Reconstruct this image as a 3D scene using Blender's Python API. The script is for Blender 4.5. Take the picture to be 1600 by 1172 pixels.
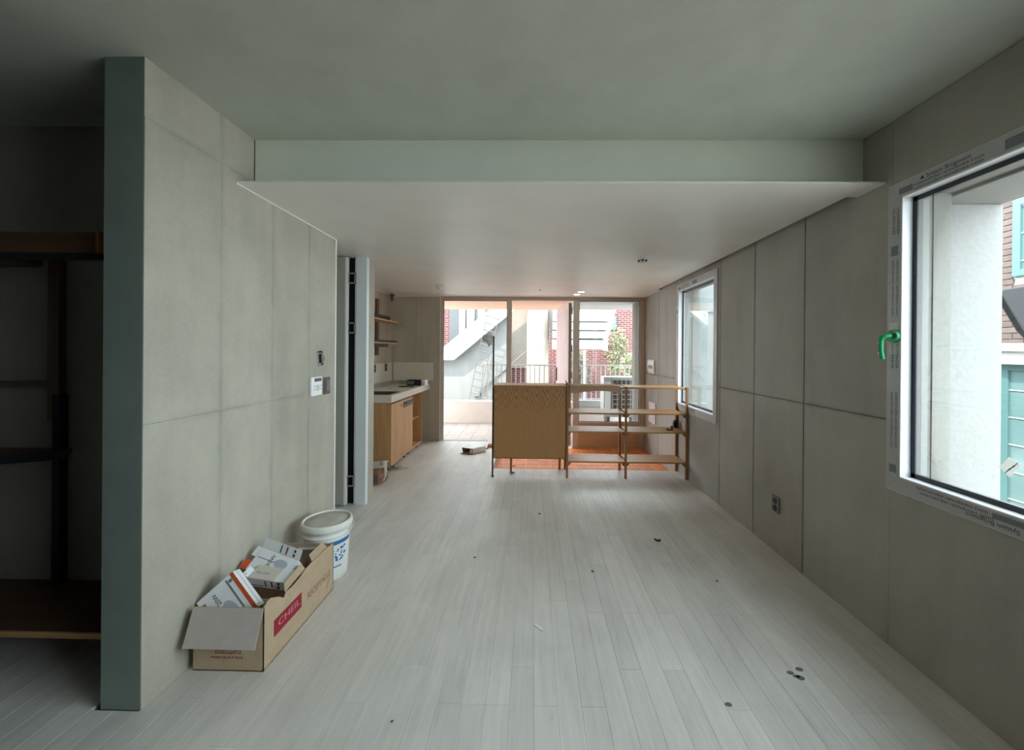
import bpy, bmesh, math, random
from mathutils import Vector, Matrix

random.seed(7)
SC = bpy.context.scene
COL = SC.collection
for o in list(bpy.data.objects):
    bpy.data.objects.remove(o)

# ------------------------------------------------------------------ camera
cam_d = bpy.data.cameras.new('camera')
cam_d.sensor_fit = 'HORIZONTAL'
cam_d.sensor_width = 36.0
cam_d.lens = 610.0 * 36.0 / 1600.0
cam_d.shift_x = -(821.79 - 800.0) / 1600.0
cam_d.shift_y = -(586.0 - 549.53) / 1600.0
cam_d.clip_start = 0.02
cam_d.clip_end = 200
cam = bpy.data.objects.new('camera', cam_d)
COL.objects.link(cam)
yaw, pitch, roll = -0.0161108547, -0.00144789659, 0.00839438841
fw = Vector((math.sin(yaw) * math.cos(pitch), math.cos(yaw) * math.cos(pitch), math.sin(pitch)))
rt = Vector((math.cos(yaw), -math.sin(yaw), 0.0))
up = rt.cross(fw)
rt, up = math.cos(roll) * rt + math.sin(roll) * up, math.cos(roll) * up - math.sin(roll) * rt
M = Matrix((rt, up, -fw)).transposed().to_4x4()
M.translation = Vector((0, 0, 1.5))
cam.matrix_world = M
SC.camera = cam

# ------------------------------------------------------------------ light, exposure
world = bpy.data.worlds.new('world')
SC.world = world
world.use_nodes = True
bg = world.node_tree.nodes['Background']
bg.inputs['Color'].default_value = (0.80, 0.92, 1.0, 1)
bg.inputs['Strength'].default_value = 5.0
sun_d = bpy.data.lights.new('sun', 'SUN')
sun_d.energy = 5.5
sun_d.angle = math.radians(1.5)
sun_d.color = (1.0, 0.93, 0.84)
sun = bpy.data.objects.new('sun', sun_d)
COL.objects.link(sun)
sun.rotation_euler = Vector((0.45, 0.42, -0.80)).to_track_quat('-Z', 'Y').to_euler()
SC.view_settings.view_transform = 'Standard'
SC.view_settings.look = 'None'
SC.view_settings.gamma = 1.0
SC.view_settings.use_curve_mapping = False
SC.view_settings.exposure = 1.28
try:
    SC.cycles.max_bounces = 14
    SC.cycles.diffuse_bounces = 9
    SC.cycles.transparent_max_bounces = 16
    SC.cycles.sample_clamp_indirect = 8.0
    SC.cycles.caustics_reflective = False
    SC.cycles.caustics_refractive = False
except Exception:
    pass


def portal(name, loc, direction, sx, sy):
    """sampling portal in a window opening: guides the sky's own light in, adds none"""
    d = bpy.data.lights.new(name, 'AREA')
    d.shape = 'RECTANGLE'
    d.size = sx
    d.size_y = sy
    d.cycles.is_portal = True
    o = bpy.data.objects.new(name, d)
    COL.objects.link(o)
    o.location = loc
    o.rotation_euler = Vector(direction).to_track_quat('-Z', 'Y').to_euler()
    return o


portal('portal_near', (2.11, 0.65, 1.58), (-1, 0, 0), 2.8, 1.6)
portal('portal_far', (2.11, 4.48, 1.57), (-1, 0, 0), 1.2, 1.6)
portal('portal_back', (0.18, 6.62, 1.15), (0, -1, 0), 3.4, 2.5)


# ------------------------------------------------------------------ materials
def lin(c):
    return tuple(((v / 255.0) / 12.92 if v / 255.0 <= 0.04045 else ((v / 255.0 + 0.055) / 1.055) ** 2.4) for v in c) + (1.0,)


MATS = {}


class NT:
    def __init__(self, name):
        m = bpy.data.materials.new(name)
        m.use_nodes = True
        self.m = m
        self.t = m.node_tree
        self.b = self.t.nodes['Principled BSDF']
        MATS[name] = m

    def n(self, kind, **kw):
        nd = self.t.nodes.new(kind)
        for k, v in kw.items():
            setattr(nd, k, v)
        return nd

    def l(self, a, b):
        self.t.links.new(a, b)

    def math(self, op, a, b=None, c=None):
        nd = self.n('ShaderNodeMath', operation=op)
        for i, v in enumerate((a, b, c)):
            if v is None:
                continue
            if isinstance(v, (int, float)):
                nd.inputs[i].default_value = v
            else:
                self.l(v, nd.inputs[i])
        return nd.outputs[0]

    def pos(self, scale=(1, 1, 1), space='world'):
        if space == 'world':
            src = self.n('ShaderNodeNewGeometry').outputs['Position']
        else:
            src = self.n('ShaderNodeTexCoord').outputs['Object']
        mp = self.n('ShaderNodeMapping')
        mp.inputs['Scale'].default_value = scale
        self.l(src, mp.inputs['Vector'])
        return mp.outputs['Vector']

    def noise(self, vec, scale, detail=4, rough=0.55, dist=0.0):
        nd = self.n('ShaderNodeTexNoise')
        nd.inputs['Scale'].default_value = scale
        nd.inputs['Detail'].default_value = detail
        nd.inputs['Roughness'].default_value = rough
        nd.inputs['Distortion'].default_value = dist
        self.l(vec, nd.inputs['Vector'])
        return nd.outputs[0]

    def ramp(self, fac, stops):
        nd = self.n('ShaderNodeValToRGB')
        e = nd.color_ramp.elements
        while len(e) < len(stops):
            e.new(0.5)
        for i, (p, c) in enumerate(stops):
            e[i].position = p
            e[i].color = c
        self.l(fac, nd.inputs[0])
        return nd.outputs[0]

    def mix(self, fac, a, b, blend='MIX'):
        nd = self.n('ShaderNodeMix', data_type='RGBA', blend_type=blend)
        for s, v in ((nd.inputs[0], fac), (nd.inputs[6], a), (nd.inputs[7], b)):
            if isinstance(v, (int, float)):
                s.default_value = v
            elif isinstance(v, tuple):
                s.default_value = v
            else:
                self.l(v, s)
        return nd.outputs[2]

    def bump(self, h, strength, dist=0.01):
        nd = self.n('ShaderNodeBump')
        nd.inputs['Strength'].default_value = strength
        nd.inputs['Distance'].default_value = dist
        self.l(h, nd.inputs['Height'])
        self.l(nd.outputs[0], self.b.inputs['Normal'])


def simple(name, rgb, rough=0.6, var=0.08, scale=8.0, bump=0.0, metal=0.0, rnd=0.0, spec=None, space='world'):
    t = NT(name)
    c = lin(rgb)
    v = t.noise(t.pos(space=space), scale)
    lo = tuple(max(0, x * (1 - var)) for x in c[:3]) + (1,)
    hi = tuple(min(1, x * (1 + var)) for x in c[:3]) + (1,)
    col = t.ramp(v, [(0.3, lo), (0.7, hi)])
    if rnd:
        r = t.n('ShaderNodeObjectInfo').outputs['Random']
        k = t.math('MULTIPLY_ADD', r, 2 * rnd, 1 - rnd)
        hs = t.n('ShaderNodeHueSaturation')
        t.l(k, hs.inputs['Value'])
        t.l(col, hs.inputs['Color'])
        col = hs.outputs[0]
    t.l(col, t.b.inputs['Base Color'])
    t.b.inputs['Roughness'].default_value = rough
    t.b.inputs['Metallic'].default_value = metal
    if spec is not None:
        t.b.inputs['Specular IOR Level'].default_value = spec
    if bump:
        t.bump(v, bump)
    return t.m


def concrete(name, rgb, var=0.10, blot=0.10, rough=0.75, bump=0.12, rnd=0.03, spots=True, ylines=(), zlines=(), smear=0.5):
    t = NT(name)
    c = lin(rgb)
    p = t.pos()
    big = t.noise(p, 1.3, 5, 0.6, 0.4)
    streak = t.noise(t.pos((2.2, 2.2, 0.45)), 2.3, 4, 0.6)
    fine = t.noise(p, 60, 6, 0.65)
    s = t.math('MULTIPLY_ADD', big, 0.55, t.math('MULTIPLY', streak, 0.3))
    s = t.math('MULTIPLY_ADD', fine, 0.18, s)
    lo = tuple(x * (1 - var - blot) for x in c[:3]) + (1,)
    hi = tuple(min(1, x * (1 + var)) for x in c[:3]) + (1,)
    col = t.ramp(s, [(0.36, lo), (0.66, hi)])
    if spots:
        vor = t.n('ShaderNodeTexVoronoi')
        vor.inputs['Scale'].default_value = 7.0
        t.l(p, vor.inputs['Vector'])
        hole = t.math('LESS_THAN', vor.outputs['Distance'], 0.030)
        dark = tuple(x * 0.35 for x in c[:3]) + (1,)
        gate = t.math('GREATER_THAN', t.noise(p, 2.1, 2), 0.54)
        col = t.mix(t.math('MULTIPLY', hole, gate), col, dark)
    if ylines or zlines:
        # cement smears left along the formwork joints
        geo = t.n('ShaderNodeNewGeometry').outputs['Position']
        sep = t.n('ShaderNodeSeparateXYZ')
        t.l(geo, sep.inputs[0])
        wob = t.math('MULTIPLY', t.math('ADD', t.noise(p, 7.0, 4, 0.7), -0.5), 0.03)
        d = None
        for ax, lines in ((1, ylines), (2, zlines)):
            for v0 in lines:
                q = t.math('ABSOLUTE', t.math('ADD', t.math('ADD', sep.outputs[ax], -v0), wob))
                d = q if d is None else t.math('MINIMUM', d, q)
        band = t.ramp(d, [(0.0, (1, 1, 1, 1)), (0.028, (0, 0, 0, 1))])
        pat = t.ramp(t.noise(p, 3.5, 6, 0.7), [(0.38, (0.1, 0.1, 0.1, 1)), (0.62, (1, 1, 1, 1))])
        col = t.mix(t.math('MULTIPLY', t.math('MULTIPLY', band, pat), smear), col, tuple(x * 0.55 for x in c[:3]) + (1,))
    if rnd:
        r = t.n('ShaderNodeObjectInfo').outputs['Random']
        k = t.math('MULTIPLY_ADD', r, 2 * rnd, 1 - rnd)
        hs = t.n('ShaderNodeHueSaturation')
        t.l(k, hs.inputs['Value'])
        t.l(col, hs.inputs['Color'])
        col = hs.outputs[0]
    t.l(col, t.b.inputs['Base Color'])
    t.b.inputs['Roughness'].default_value = rough
    t.b.inputs['Specular IOR Level'].default_value = 0.3
    t.bump(s, bump, 0.02)
    return t.m


def oak(name, rgb, axis='X', var=0.30, rough=0.5, freq=26.0, space='world', rnd=0.05):
    """straight oak grain running along axis"""
    t = NT(name)
    c = lin(rgb)
    sc = {'X': (0.06, 1, 1), 'Y': (1, 0.06, 1), 'Z': (1, 1, 0.06)}[axis]
    p = t.pos(sc, space)
    a = t.noise(p, freq, 5, 0.6, 0.6)
    f = t.noise(t.pos(tuple(v * (0.5 if v < 1 else 1) for v in sc), space), freq * 7, 3, 0.6)
    s = t.math('MULTIPLY_ADD', a, 0.7, t.math('MULTIPLY', f, 0.3))
    lo = tuple(x * (1 - var) for x in c[:3]) + (1,)
    hi = tuple(min(1, x * (1 + var * 0.6)) for x in c[:3]) + (1,)
    col = t.ramp(s, [(0.36, lo), (0.62, hi)])
    if rnd:
        r = t.n('ShaderNodeObjectInfo').outputs['Random']
        k = t.math('MULTIPLY_ADD', r, 2 * rnd, 1 - rnd)
        hs = t.n('ShaderNodeHueSaturation')
        t.l(k, hs.inputs['Value'])
        t.l(col, hs.inputs['Color'])
        col = hs.outputs[0]
    t.l(col, t.b.inputs['Base Color'])
    t.b.inputs['Roughness'].default_value = rough
    t.bump(s, 0.05, 0.01)
    return t.m


def veneer(name, rgb):
    """flat sawn oak veneer: repeated leaves with cathedral arches that point down"""
    t = NT(name)
    c = lin(rgb)
    geo = t.n('ShaderNodeNewGeometry').outputs['Position']
    sep = t.n('ShaderNodeSeparateXYZ')
    t.l(geo, sep.inputs[0])
    w = 0.122
    u = t.math('ADD', t.math('FRACT', t.math('MULTIPLY', sep.outputs[0], 1 / w)), -0.5)
    wob = t.noise(t.pos((1, 1, 0.30)), 9, 3, 0.55)
    u = t.math('MULTIPLY_ADD', t.math('ADD', wob, -0.5), 0.30, u)
    au = t.math('SQRT', t.math('MULTIPLY_ADD', u, u, 0.012))
    lid_ = t.n('ShaderNodeTexWhiteNoise', noise_dimensions='1D')
    t.l(t.math('FLOOR', t.math('MULTIPLY', sep.outputs[0], 1 / w)), lid_.inputs['W'])
    off = t.math('MULTIPLY', lid_.outputs['Value'], 1.3)
    zz = t.math('ADD', sep.outputs[2], -0.72)
    # arches fade into straight grain below
    g = t.ramp(zz, [(0.0, (0.0, 0.0, 0.0, 1)), (0.25, (1, 1, 1, 1))])
    ph = t.math('MULTIPLY_ADD', au, -4.4, t.math('MULTIPLY_ADD', zz, 10.0, off))
    ns = t.noise(t.pos((1, 1, 0.10)), 24, 4, 0.6)
    ph = t.math('MULTIPLY_ADD', ns, 1.0, ph)
    band = t.math('MULTIPLY_ADD', t.math('SINE', t.math('MULTIPLY', ph, 6.283)), 0.5, 0.5)
    band = t.math('POWER', band, 2.2)
    straight = t.noise(t.pos((1, 1, 0.045)), 60, 4, 0.65)
    fine = t.noise(t.pos((1, 1, 0.03)), 190, 3, 0.6)
    gg = t.math('MULTIPLY_ADD', g, 0.75, 0.12)
    s = t.math('MULTIPLY', band, t.math('MULTIPLY', gg, 0.42))
    s = t.math('MULTIPLY_ADD', straight, 0.45, s)
    s = t.math('MULTIPLY_ADD', fine, 0.22, s)
    lo = tuple(min(1, x * 1.15) for x in c[:3]) + (1,)
    hi = tuple(x * 0.52 for x in c[:3]) + (1,)
    col = t.ramp(s, [(0.26, lo), (0.78, hi)])
    t.l(col, t.b.inputs['Base Color'])
    t.b.inputs['Roughness'].default_value = 0.45
    return t.m


def plank_mat(name, rgb):
    t = NT(name)
    c = lin(rgb)
    p = t.pos((1, 0.05, 1))
    g = t.noise(p, 38, 5, 0.65, 0.5)
    f = t.noise(t.pos((1, 0.03, 1)), 220, 3)
    blot = t.noise(t.pos((1, 0.55, 1)), 2.2, 5, 0.62, 0.6)
    s = t.math('MULTIPLY_ADD', g, 0.38, t.math('MULTIPLY', f, 0.20))
    s = t.math('MULTIPLY_ADD', blot, 0.62, s)
    lo = tuple(x * 0.82 for x in c[:3]) + (1,)
    hi = tuple(min(1, x * 1.10) for x in c[:3]) + (1,)
    col = t.ramp(s, [(0.42, lo), (0.72, hi)])
    # dusty grey scuffs with a shape of their own
    sc = t.noise(t.pos((1.4, 1, 1)), 3.2, 8, 0.75, 1.8)
    scuff = t.ramp(sc, [(0.60, (0, 0, 0, 1)), (0.72, (1, 1, 1, 1))])
    gate = t.ramp(t.noise(t.pos(), 1.0, 3), [(0.50, (0, 0, 0, 1)), (0.62, (1, 1, 1, 1))])
    k0 = t.math('MULTIPLY', t.math('MULTIPLY', scuff, gate), 0.42)
    col = t.mix(k0, col, tuple(x * 0.42 for x in c[:3]) + (1,))
    r = t.n('ShaderNodeObjectInfo').outputs['Random']
    k = t.math('MULTIPLY_ADD', r, 0.10, 0.95)
    hs = t.n('ShaderNodeHueSaturation')
    t.l(k, hs.inputs['Value'])
    t.l(col, hs.inputs['Color'])
    t.l(hs.outputs[0], t.b.inputs['Base Color'])
    t.b.inputs['Roughness'].default_value = 0.48
    t.b.inputs['Specular IOR Level'].default_value = 0.4
    t.bump(s, 0.05, 0.01)
    return t.m


def brick_mat(name, c1, c2, mortar, axes='XZ', scale=1.0):
    t = NT(name)
    geo = t.n('ShaderNodeNewGeometry').outputs['Position']
    sep = t.n('ShaderNodeSeparateXYZ')
    t.l(geo, sep.inputs[0])
    cmb = t.n('ShaderNodeCombineXYZ')
    t.l(sep.outputs['XYZ'.index(axes[0])], cmb.inputs[0])
    t.l(sep.outputs['XYZ'.index(axes[1])], cmb.inputs[1])
    br = t.n('ShaderNodeTexBrick')
    br.inputs['Scale'].default_value = scale
    br.inputs['Brick Width'].default_value = 0.20
    br.inputs['Row Height'].default_value = 0.067
    br.inputs['Mortar Size'].default_value = 0.006
    br.inputs['Color1'].default_value = lin(c1)
    br.inputs['Color2'].default_value = lin(c2)
    br.inputs['Mortar'].default_value = lin(mortar)
    t.l(cmb.outputs[0], br.inputs['Vector'])
    t.l(br.outputs['Color'], t.b.inputs['Base Color'])
    t.b.inputs['Roughness'].default_value = 0.9
    return t.m


def glass(name, tint=(0.97, 0.985, 0.98, 1)):
    t = NT(name)
    t.t.nodes.remove(t.b)
    out = [n for n in t.t.nodes if n.type == 'OUTPUT_MATERIAL'][0]
    tr = t.n('ShaderNodeBsdfTransparent')
    tr.inputs[0].default_value = tint
    gl = t.n('ShaderNodeBsdfGlossy')
    gl.inputs['Roughness'].default_value = 0.02
    fr = t.n('ShaderNodeFresnel')
    fr.inputs[0].default_value = 1.4
    mx = t.n('ShaderNodeMixShader')
    t.l(t.math('MULTIPLY', fr.outputs[0], 0.4), mx.inputs[0])
    t.l(tr.outputs[0], mx.inputs[1])
    t.l(gl.outputs[0], mx.inputs[2])
    t.l(mx.outputs[0], out.inputs[0])
    return t.m


def emit(name, rgb, strength):
    t = NT(name)
    t.b.inputs['Base Color'].default_value = lin(rgb)
    t.b.inputs['Emission Color'].default_value = lin(rgb)
    t.b.inputs['Emission Strength'].default_value = strength
    return t.m


m_conc_l = concrete('concrete_left', (184, 180, 165), bump=0.10, var=0.12, blot=0.14, ylines=(1.99, 2.387, 2.78), zlines=(1.18, 2.455), smear=0.45)
m_conc_r = concrete('concrete_right', (172, 168, 159), bump=0.10, ylines=(2.688, 3.285, 3.876, 5.745), zlines=(1.16,), smear=0.6)
m_joint = concrete('concrete_joint', (128, 124, 114), rnd=0, spots=False)
m_conc_k = concrete('concrete_kitchen', (190, 185, 170), bump=0.10, var=0.12, blot=0.12)
m_ceil = concrete('concrete_ceiling', (202, 206, 197), var=0.06, blot=0.06, bump=0.05, spots=False)
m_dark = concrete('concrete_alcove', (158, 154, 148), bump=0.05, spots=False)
m_pier = simple('pier_paint', (118, 130, 123), 0.6, 0.08, 5)
m_soffit = simple('soffit_white', (240, 237, 232), 0.42, 0.03, 3)
m_fascia = simple('fascia_white', (230, 234, 224), 0.6, 0.03, 3)
m_trim = simple('trim_white', (238, 238, 232), 0.4, 0.02, 4)
m_plank = plank_mat('floor_plank', (216, 213, 206))
m_subfloor = simple('subfloor', (120, 116, 108), 0.8, 0.1, 6)
m_terra = simple('terracotta', (224, 132, 70), 0.6, 0.16, 14, rnd=0.12)
m_grout = simple('grout', (226, 196, 168), 0.9, 0.1, 30)
m_porch = simple('porch_tile', (146, 130, 122), 0.6, 0.10, 10, rnd=0.05)
m_frame = oak('frame_wood', (200, 192, 180), 'Z', 0.10, 0.5)
m_frame_h = oak('frame_wood_head', (190, 178, 162), 'X', 0.10, 0.5)
m_oak_x = oak('oak_board', (186, 142, 92), 'X', 0.22)
m_oak_z = oak('oak_post', (158, 112, 66), 'Z', 0.22)
m_oak_k = oak('oak_kitchen', (196, 152, 104), 'Z', 0.22)
m_oak_ky = oak('oak_kitchen_board', (200, 156, 106), 'Y', 0.22)
m_veneer = veneer('oak_veneer', (184, 136, 88))
m_walnut = oak('dark_wood', (86, 60, 40), 'X', 0.30)
m_walnut_z = oak('dark_wood_post', (96, 66, 42), 'Z', 0.30)
m_black = simple('black_metal', (20, 19, 20), 0.7, 0.1, 20)
m_darkgrey = simple('dark_grey_plastic', (84, 80, 76), 0.5, 0.06, 20)
m_socket = simple('socket_black', (24, 23, 23), 0.5, 0.05, 20)
m_steel = simple('hinge_steel', (146, 142, 134), 0.35, 0.06, 30)
m_white_pl = simple('white_plastic', (238, 238, 236), 0.35, 0.02, 20)
m_off_pl = simple('pale_grey_plastic', (206, 206, 202), 0.45, 0.03, 20)
m_counter = simple('countertop', (214, 210, 198), 0.4, 0.05, 40)
m_sink = simple('sink_grey', (96, 92, 84), 0.45, 0.06, 20)
m_splash = simple('splash_tile', (222, 219, 206), 0.35, 0.03, 10)
m_card = simple('cardboard', (184, 162, 134), 0.85, 0.06, 18, space='object')
m_card_in = simple('cardboard_inner', (176, 158, 140), 0.85, 0.06, 18, space='object')
m_card_d = simple('cardboard_brown', (140, 112, 86), 0.85, 0.08, 18, space='object')
m_card_f = simple('cardboard_flap', (194, 184, 176), 0.85, 0.05, 18, space='object')
m_card_b = simple('cardboard_grey', (176, 146, 116), 0.85, 0.06, 18)
m_box_w = simple('carton_white', (232, 234, 236), 0.45, 0.02, 20, space='object')
m_ink = simple('print_black', (34, 34, 40), 0.6, 0.02, 20)
m_ink_g = simple('print_grey', (120, 124, 130), 0.6, 0.02, 20)
m_ink_soft = simple('print_film', (64, 64, 66), 0.6, 0.1, 20)
m_ink_red = simple('print_red', (132, 40, 48), 0.6, 0.04, 20)
m_logo_red = simple('logo_red', (150, 22, 46), 0.6, 0.05, 20)
m_orange = simple('print_orange', (196, 84, 44), 0.55, 0.04, 20)
m_blue = simple('print_blue', (38, 110, 172), 0.5, 0.04, 20)
m_film = simple('film_frame', (182, 182, 182), 0.35, 0.05, 24)
m_bead = simple('window_bead', (240, 242, 244), 0.3, 0.02, 20)
m_gasket = simple('gasket', (38, 42, 54), 0.5, 0.05, 20)
m_green = simple('green_plastic', (24, 156, 96), 0.4, 0.06, 20)
m_bucket = simple('bucket_white', (228, 228, 222), 0.4, 0.06, 16)
m_lid = simple('bucket_lid_top', (192, 188, 178), 0.7, 0.10, 18)
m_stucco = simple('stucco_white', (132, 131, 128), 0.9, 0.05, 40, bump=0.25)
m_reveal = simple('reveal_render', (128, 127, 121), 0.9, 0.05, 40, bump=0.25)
m_extconc = concrete('concrete_outside', (110, 109, 107), rnd=0, spots=False)
m_ext_white = simple('outside_white', (176, 176, 174), 0.8, 0.03, 6)
m_ext_cream = simple('outside_cream', (132, 124, 114), 0.85, 0.06, 5)
m_peach = simple('porch_soffit', (214, 172, 148), 0.8, 0.04, 4)
m_louvre_d = simple('louvre_grey', (66, 68, 70), 0.7, 0.06, 8)
m_louvre_l = simple('louvre_pale', (124, 125, 127), 0.7, 0.05, 8)
m_brick_back = brick_mat('brick_far', (92, 44, 44), (74, 35, 37), (134, 122, 117))
m_brick_side = brick_mat('brick_side', (92, 68, 62), (80, 58, 54), (160, 156, 150), 'YZ')
m_brick = simple('brick_clay', (86, 72, 68), 0.9, 0.12, 20, rnd=0.14)
m_mortar = simple('mortar', (160, 156, 150), 0.95, 0.06, 20)
m_teal = simple('teal_frame', (64, 96, 96), 0.4, 0.05, 8)
m_teal_gl = simple('teal_glass', (82, 106, 106), 0.15, 0.05, 3)
m_pink_door = oak('pale_door', (178, 150, 142), 'Z', 0.10, 0.5)
m_leaf = simple('leaf_green', (74, 86, 62), 0.6, 0.35, 3)
m_leaf_l = simple('leaf_bright', (112, 128, 70), 0.6, 0.25, 3)
m_bark = simple('bark', (96, 84, 70), 0.9, 0.1, 10)
m_ac = simple('unit_white', (160, 160, 158), 0.5, 0.03, 8)
m_ac_d = simple('unit_grille', (52, 54, 56), 0.5, 0.1, 8)
m_ground = simple('alley_ground', (150, 146, 140), 0.95, 0.1, 4)
m_tray = simple('green_tray', (30, 78, 46), 0.45, 0.06, 20)
m_sack = simple('sack_paper', (150, 112, 86), 0.85, 0.25, 9)
m_sack_w = simple('sack_white', (206, 200, 190), 0.8, 0.08, 12)
m_wire = simple('wire_cream', (198, 188, 152), 0.6, 0.05, 20)
m_conduit = simple('conduit_grey', (72, 84, 92), 0.5, 0.06, 20)
m_screen = simple('display_dark', (88, 78, 78), 0.25, 0.03, 20)
m_button = simple('button_grey', (196, 198, 194), 0.5, 0.02, 20)
m_lamp = emit('downlight_glow', (255, 246, 232), 2.5)
m_glass = glass('clear_glass')
m_sticker = simple('sticker_paper', (200, 200, 196), 0.6, 0.05, 20)
_t = NT('sticker_paper_thin')
_tr = _t.n('ShaderNodeBsdfTranslucent')
_tr.inputs[0].default_value = lin((226, 226, 222))
_ad = _t.n('ShaderNodeMixShader')
_ad.inputs[0].default_value = 0.55
_t.b.inputs['Base Color'].default_value = lin((214, 214, 210))
_t.l(_t.b.outputs[0], _ad.inputs[1])
_t.l(_tr.outputs[0], _ad.inputs[2])
_t.l(_ad.outputs[0], [n for n in _t.t.nodes if n.type == 'OUTPUT_MATERIAL'][0].inputs[0])
m_sticker = _t.m
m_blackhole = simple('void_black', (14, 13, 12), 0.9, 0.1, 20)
m_door_leaf = simple('door_leaf_grey', (176, 176, 162), 0.5, 0.04, 6)
m_jamb = simple('jamb_white', (226, 232, 234), 0.45, 0.02, 6)
m_pinkpl = simple('panel_lilac', (222, 212, 214), 0.35, 0.02, 10)
m_bluebit = simple('blue_bit', (44, 104, 160), 0.5, 0.05, 20)
m_drip = simple('drip_grey', (104, 108, 110), 0.6, 0.08, 20)

# ------------------------------------------------------------------ mesh helpers
LOC = {}


class MB:
    def __init__(self):
        self.v = []
        self.f = []
        self.mi = []
        self.sm = []

    def add(self, vs, fs, mi=0, sm=False):
        b = len(self.v)
        self.v += [tuple(p) for p in vs]
        for f in fs:
            self.f.append(tuple(b + i for i in f))
            self.mi.append(mi)
            self.sm.append(sm)
        return self

    def box(self, x0, x1, y0, y1, z0, z1, mi=0):
        return self.add([(x0, y0, z0), (x1, y0, z0), (x1, y1, z0), (x0, y1, z0), (x0, y0, z1), (x1, y0, z1), (x1, y1, z1), (x0, y1, z1)],
                        [(0, 3, 2, 1), (4, 5, 6, 7), (0, 1, 5, 4), (1, 2, 6, 5), (2, 3, 7, 6), (3, 0, 4, 7)], mi)

    def hexa(self, c, u, v, w, mi=0):
        c, u, v, w = Vector(c), Vector(u), Vector(v), Vector(w)
        if u.cross(v).dot(w) < 0:
            u, v = v, u
        p = [c, c + u, c + u + v, c + v]
        return self.add(p + [q + w for q in p], [(0, 3, 2, 1), (4, 5, 6, 7), (0, 1, 5, 4), (1, 2, 6, 5), (2, 3, 7, 6), (3, 0, 4, 7)], mi)

    def prism(self, poly, ext, mi=0):
        """poly: list of 3-D points (planar), ext: extrusion vector"""
        e = Vector(ext)
        p = [Vector(q) for q in poly]
        n = len(p)
        nrm = Vector((0, 0, 0))
        for i in range(n):
            nrm += p[i].cross(p[(i + 1) % n])
        if nrm.dot(e) > 0:
            p.reverse()
        vs = p + [q + e for q in p]
        fs = [tuple(range(n)), tuple(range(2 * n - 1, n - 1, -1))]
        for i in range(n):
            j = (i + 1) % n
            fs.append((j, i, n + i, n + j))
        return self.add(vs, fs, mi)

    def cyl(self, p0, p1, r0, r1=None, n=16, mi=0, caps=True, sm=True):
        r1 = r0 if r1 is None else r1
        p0, p1 = Vector(p0), Vector(p1)
        d = (p1 - p0).normalized()
        a = d.orthogonal().normalized()
        b = d.cross(a)
        vs = []
        for p, r in ((p0, r0), (p1, r1)):
            for i in range(n):
                t = 2 * math.pi * i / n
                vs.append(p + a * math.cos(t) * r + b * math.sin(t) * r)
        self.add(vs, [(i, (i + 1) % n, n + (i + 1) % n, n + i) for i in range(n)], mi, sm)
        if caps:
            self.add(vs[:n], [tuple(range(n - 1, -1, -1))], mi)
            self.add(vs[n:], [tuple(range(n))], mi)
        return self

    def tube(self, pts, r, n=8, mi=0):
        pts = [Vector(p) for p in pts]
        rings = []
        a = None
        for i, p in enumerate(pts):
            d = (pts[min(i + 1, len(pts) - 1)] - pts[max(i - 1, 0)]).normalized()
            if a is None:
                a = d.orthogonal().normalized()
            a = (a - d * a.dot(d)).normalized()
            b = d.cross(a)
            rr = r[i] if isinstance(r, (list, tuple)) else r
            rings.append([p + (a * math.cos(2 * math.pi * k / n) + b * math.sin(2 * math.pi * k / n)) * rr for k in range(n)])
        vs = [q for ring in rings for q in ring]
        fs = []
        for i in range(len(pts) - 1):
            for k in range(n):
                fs.append((i * n + k, i * n + (k + 1) % n, (i + 1) * n + (k + 1) % n, (i + 1) * n + k))
        self.add(vs, fs, mi, True)
        self.add(rings[0], [tuple(range(n - 1, -1, -1))], mi)
        self.add(rings[-1], [tuple(range(n))], mi)
        return self

    def lathe(self, prof, c, n=40, mi=0):
        """prof: (r, z) from bottom to top; closes ends at r = 0"""
        cx, cy, cz = c
        vs, fs = [], []
        for (r, z) in prof:
            for k in range(n):
                t = 2 * math.pi * k / n
                vs.append((cx + r * math.cos(t), cy + r * math.sin(t), cz + z))
        for i in range(len(prof) - 1):
            for k in range(n):
                fs.append((i * n + k, i * n + (k + 1) % n, (i + 1) * n + (k + 1) % n, (i + 1) * n + k))
        self.add(vs, fs, mi, True)
        self.add(vs[:n], [tuple(range(n - 1, -1, -1))], mi)
        self.add(vs[-n:], [tuple(range(n))], mi)
        return self

    def disc(self, c, r, thick=0.002, n=14, mi=0, sx=1.0, sy=1.0):
        c = Vector(c)
        ps = [c + Vector((math.cos(2 * math.pi * i / n) * r * sx, math.sin(2 * math.pi * i / n) * r * sy, 0)) for i in range(n)]
        return self.prism(ps, (0, 0, thick), mi)

    def build(self, name, mat, parent=None, bev=0.0, kind=None, seg=2):
        me = bpy.data.meshes.new(name)
        if parent is not None:
            org = LOC[parent.name]
        else:
            xs = [p[0] for p in self.v]
            ys = [p[1] for p in self.v]
            zs = [p[2] for p in self.v]
            org = Vector(((min(xs) + max(xs)) / 2, (min(ys) + max(ys)) / 2, min(zs)))
        me.from_pydata([tuple(Vector(p) - org) for p in self.v], [], self.f)
        mats = mat if isinstance(mat, (list, tuple)) else [mat]
        for m in mats:
            me.materials.append(m)
        for p, i, s in zip(me.polygons, self.mi, self.sm):
            p.material_index = i
            p.use_smooth = s
        me.update()
        o = bpy.data.objects.new(name, me)
        COL.objects.link(o)
        if parent is not None:
            o.parent = parent
        else:
            o.location = org
        LOC[o.name] = org
        if bev:
            md = o.modifiers.new('bevel', 'BEVEL')
            md.width = bev
            md.segments = seg
            md.limit_method = 'ANGLE'
            md.angle_limit = math.radians(40)
        if kind:
            o['kind'] = kind
        return o


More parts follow.
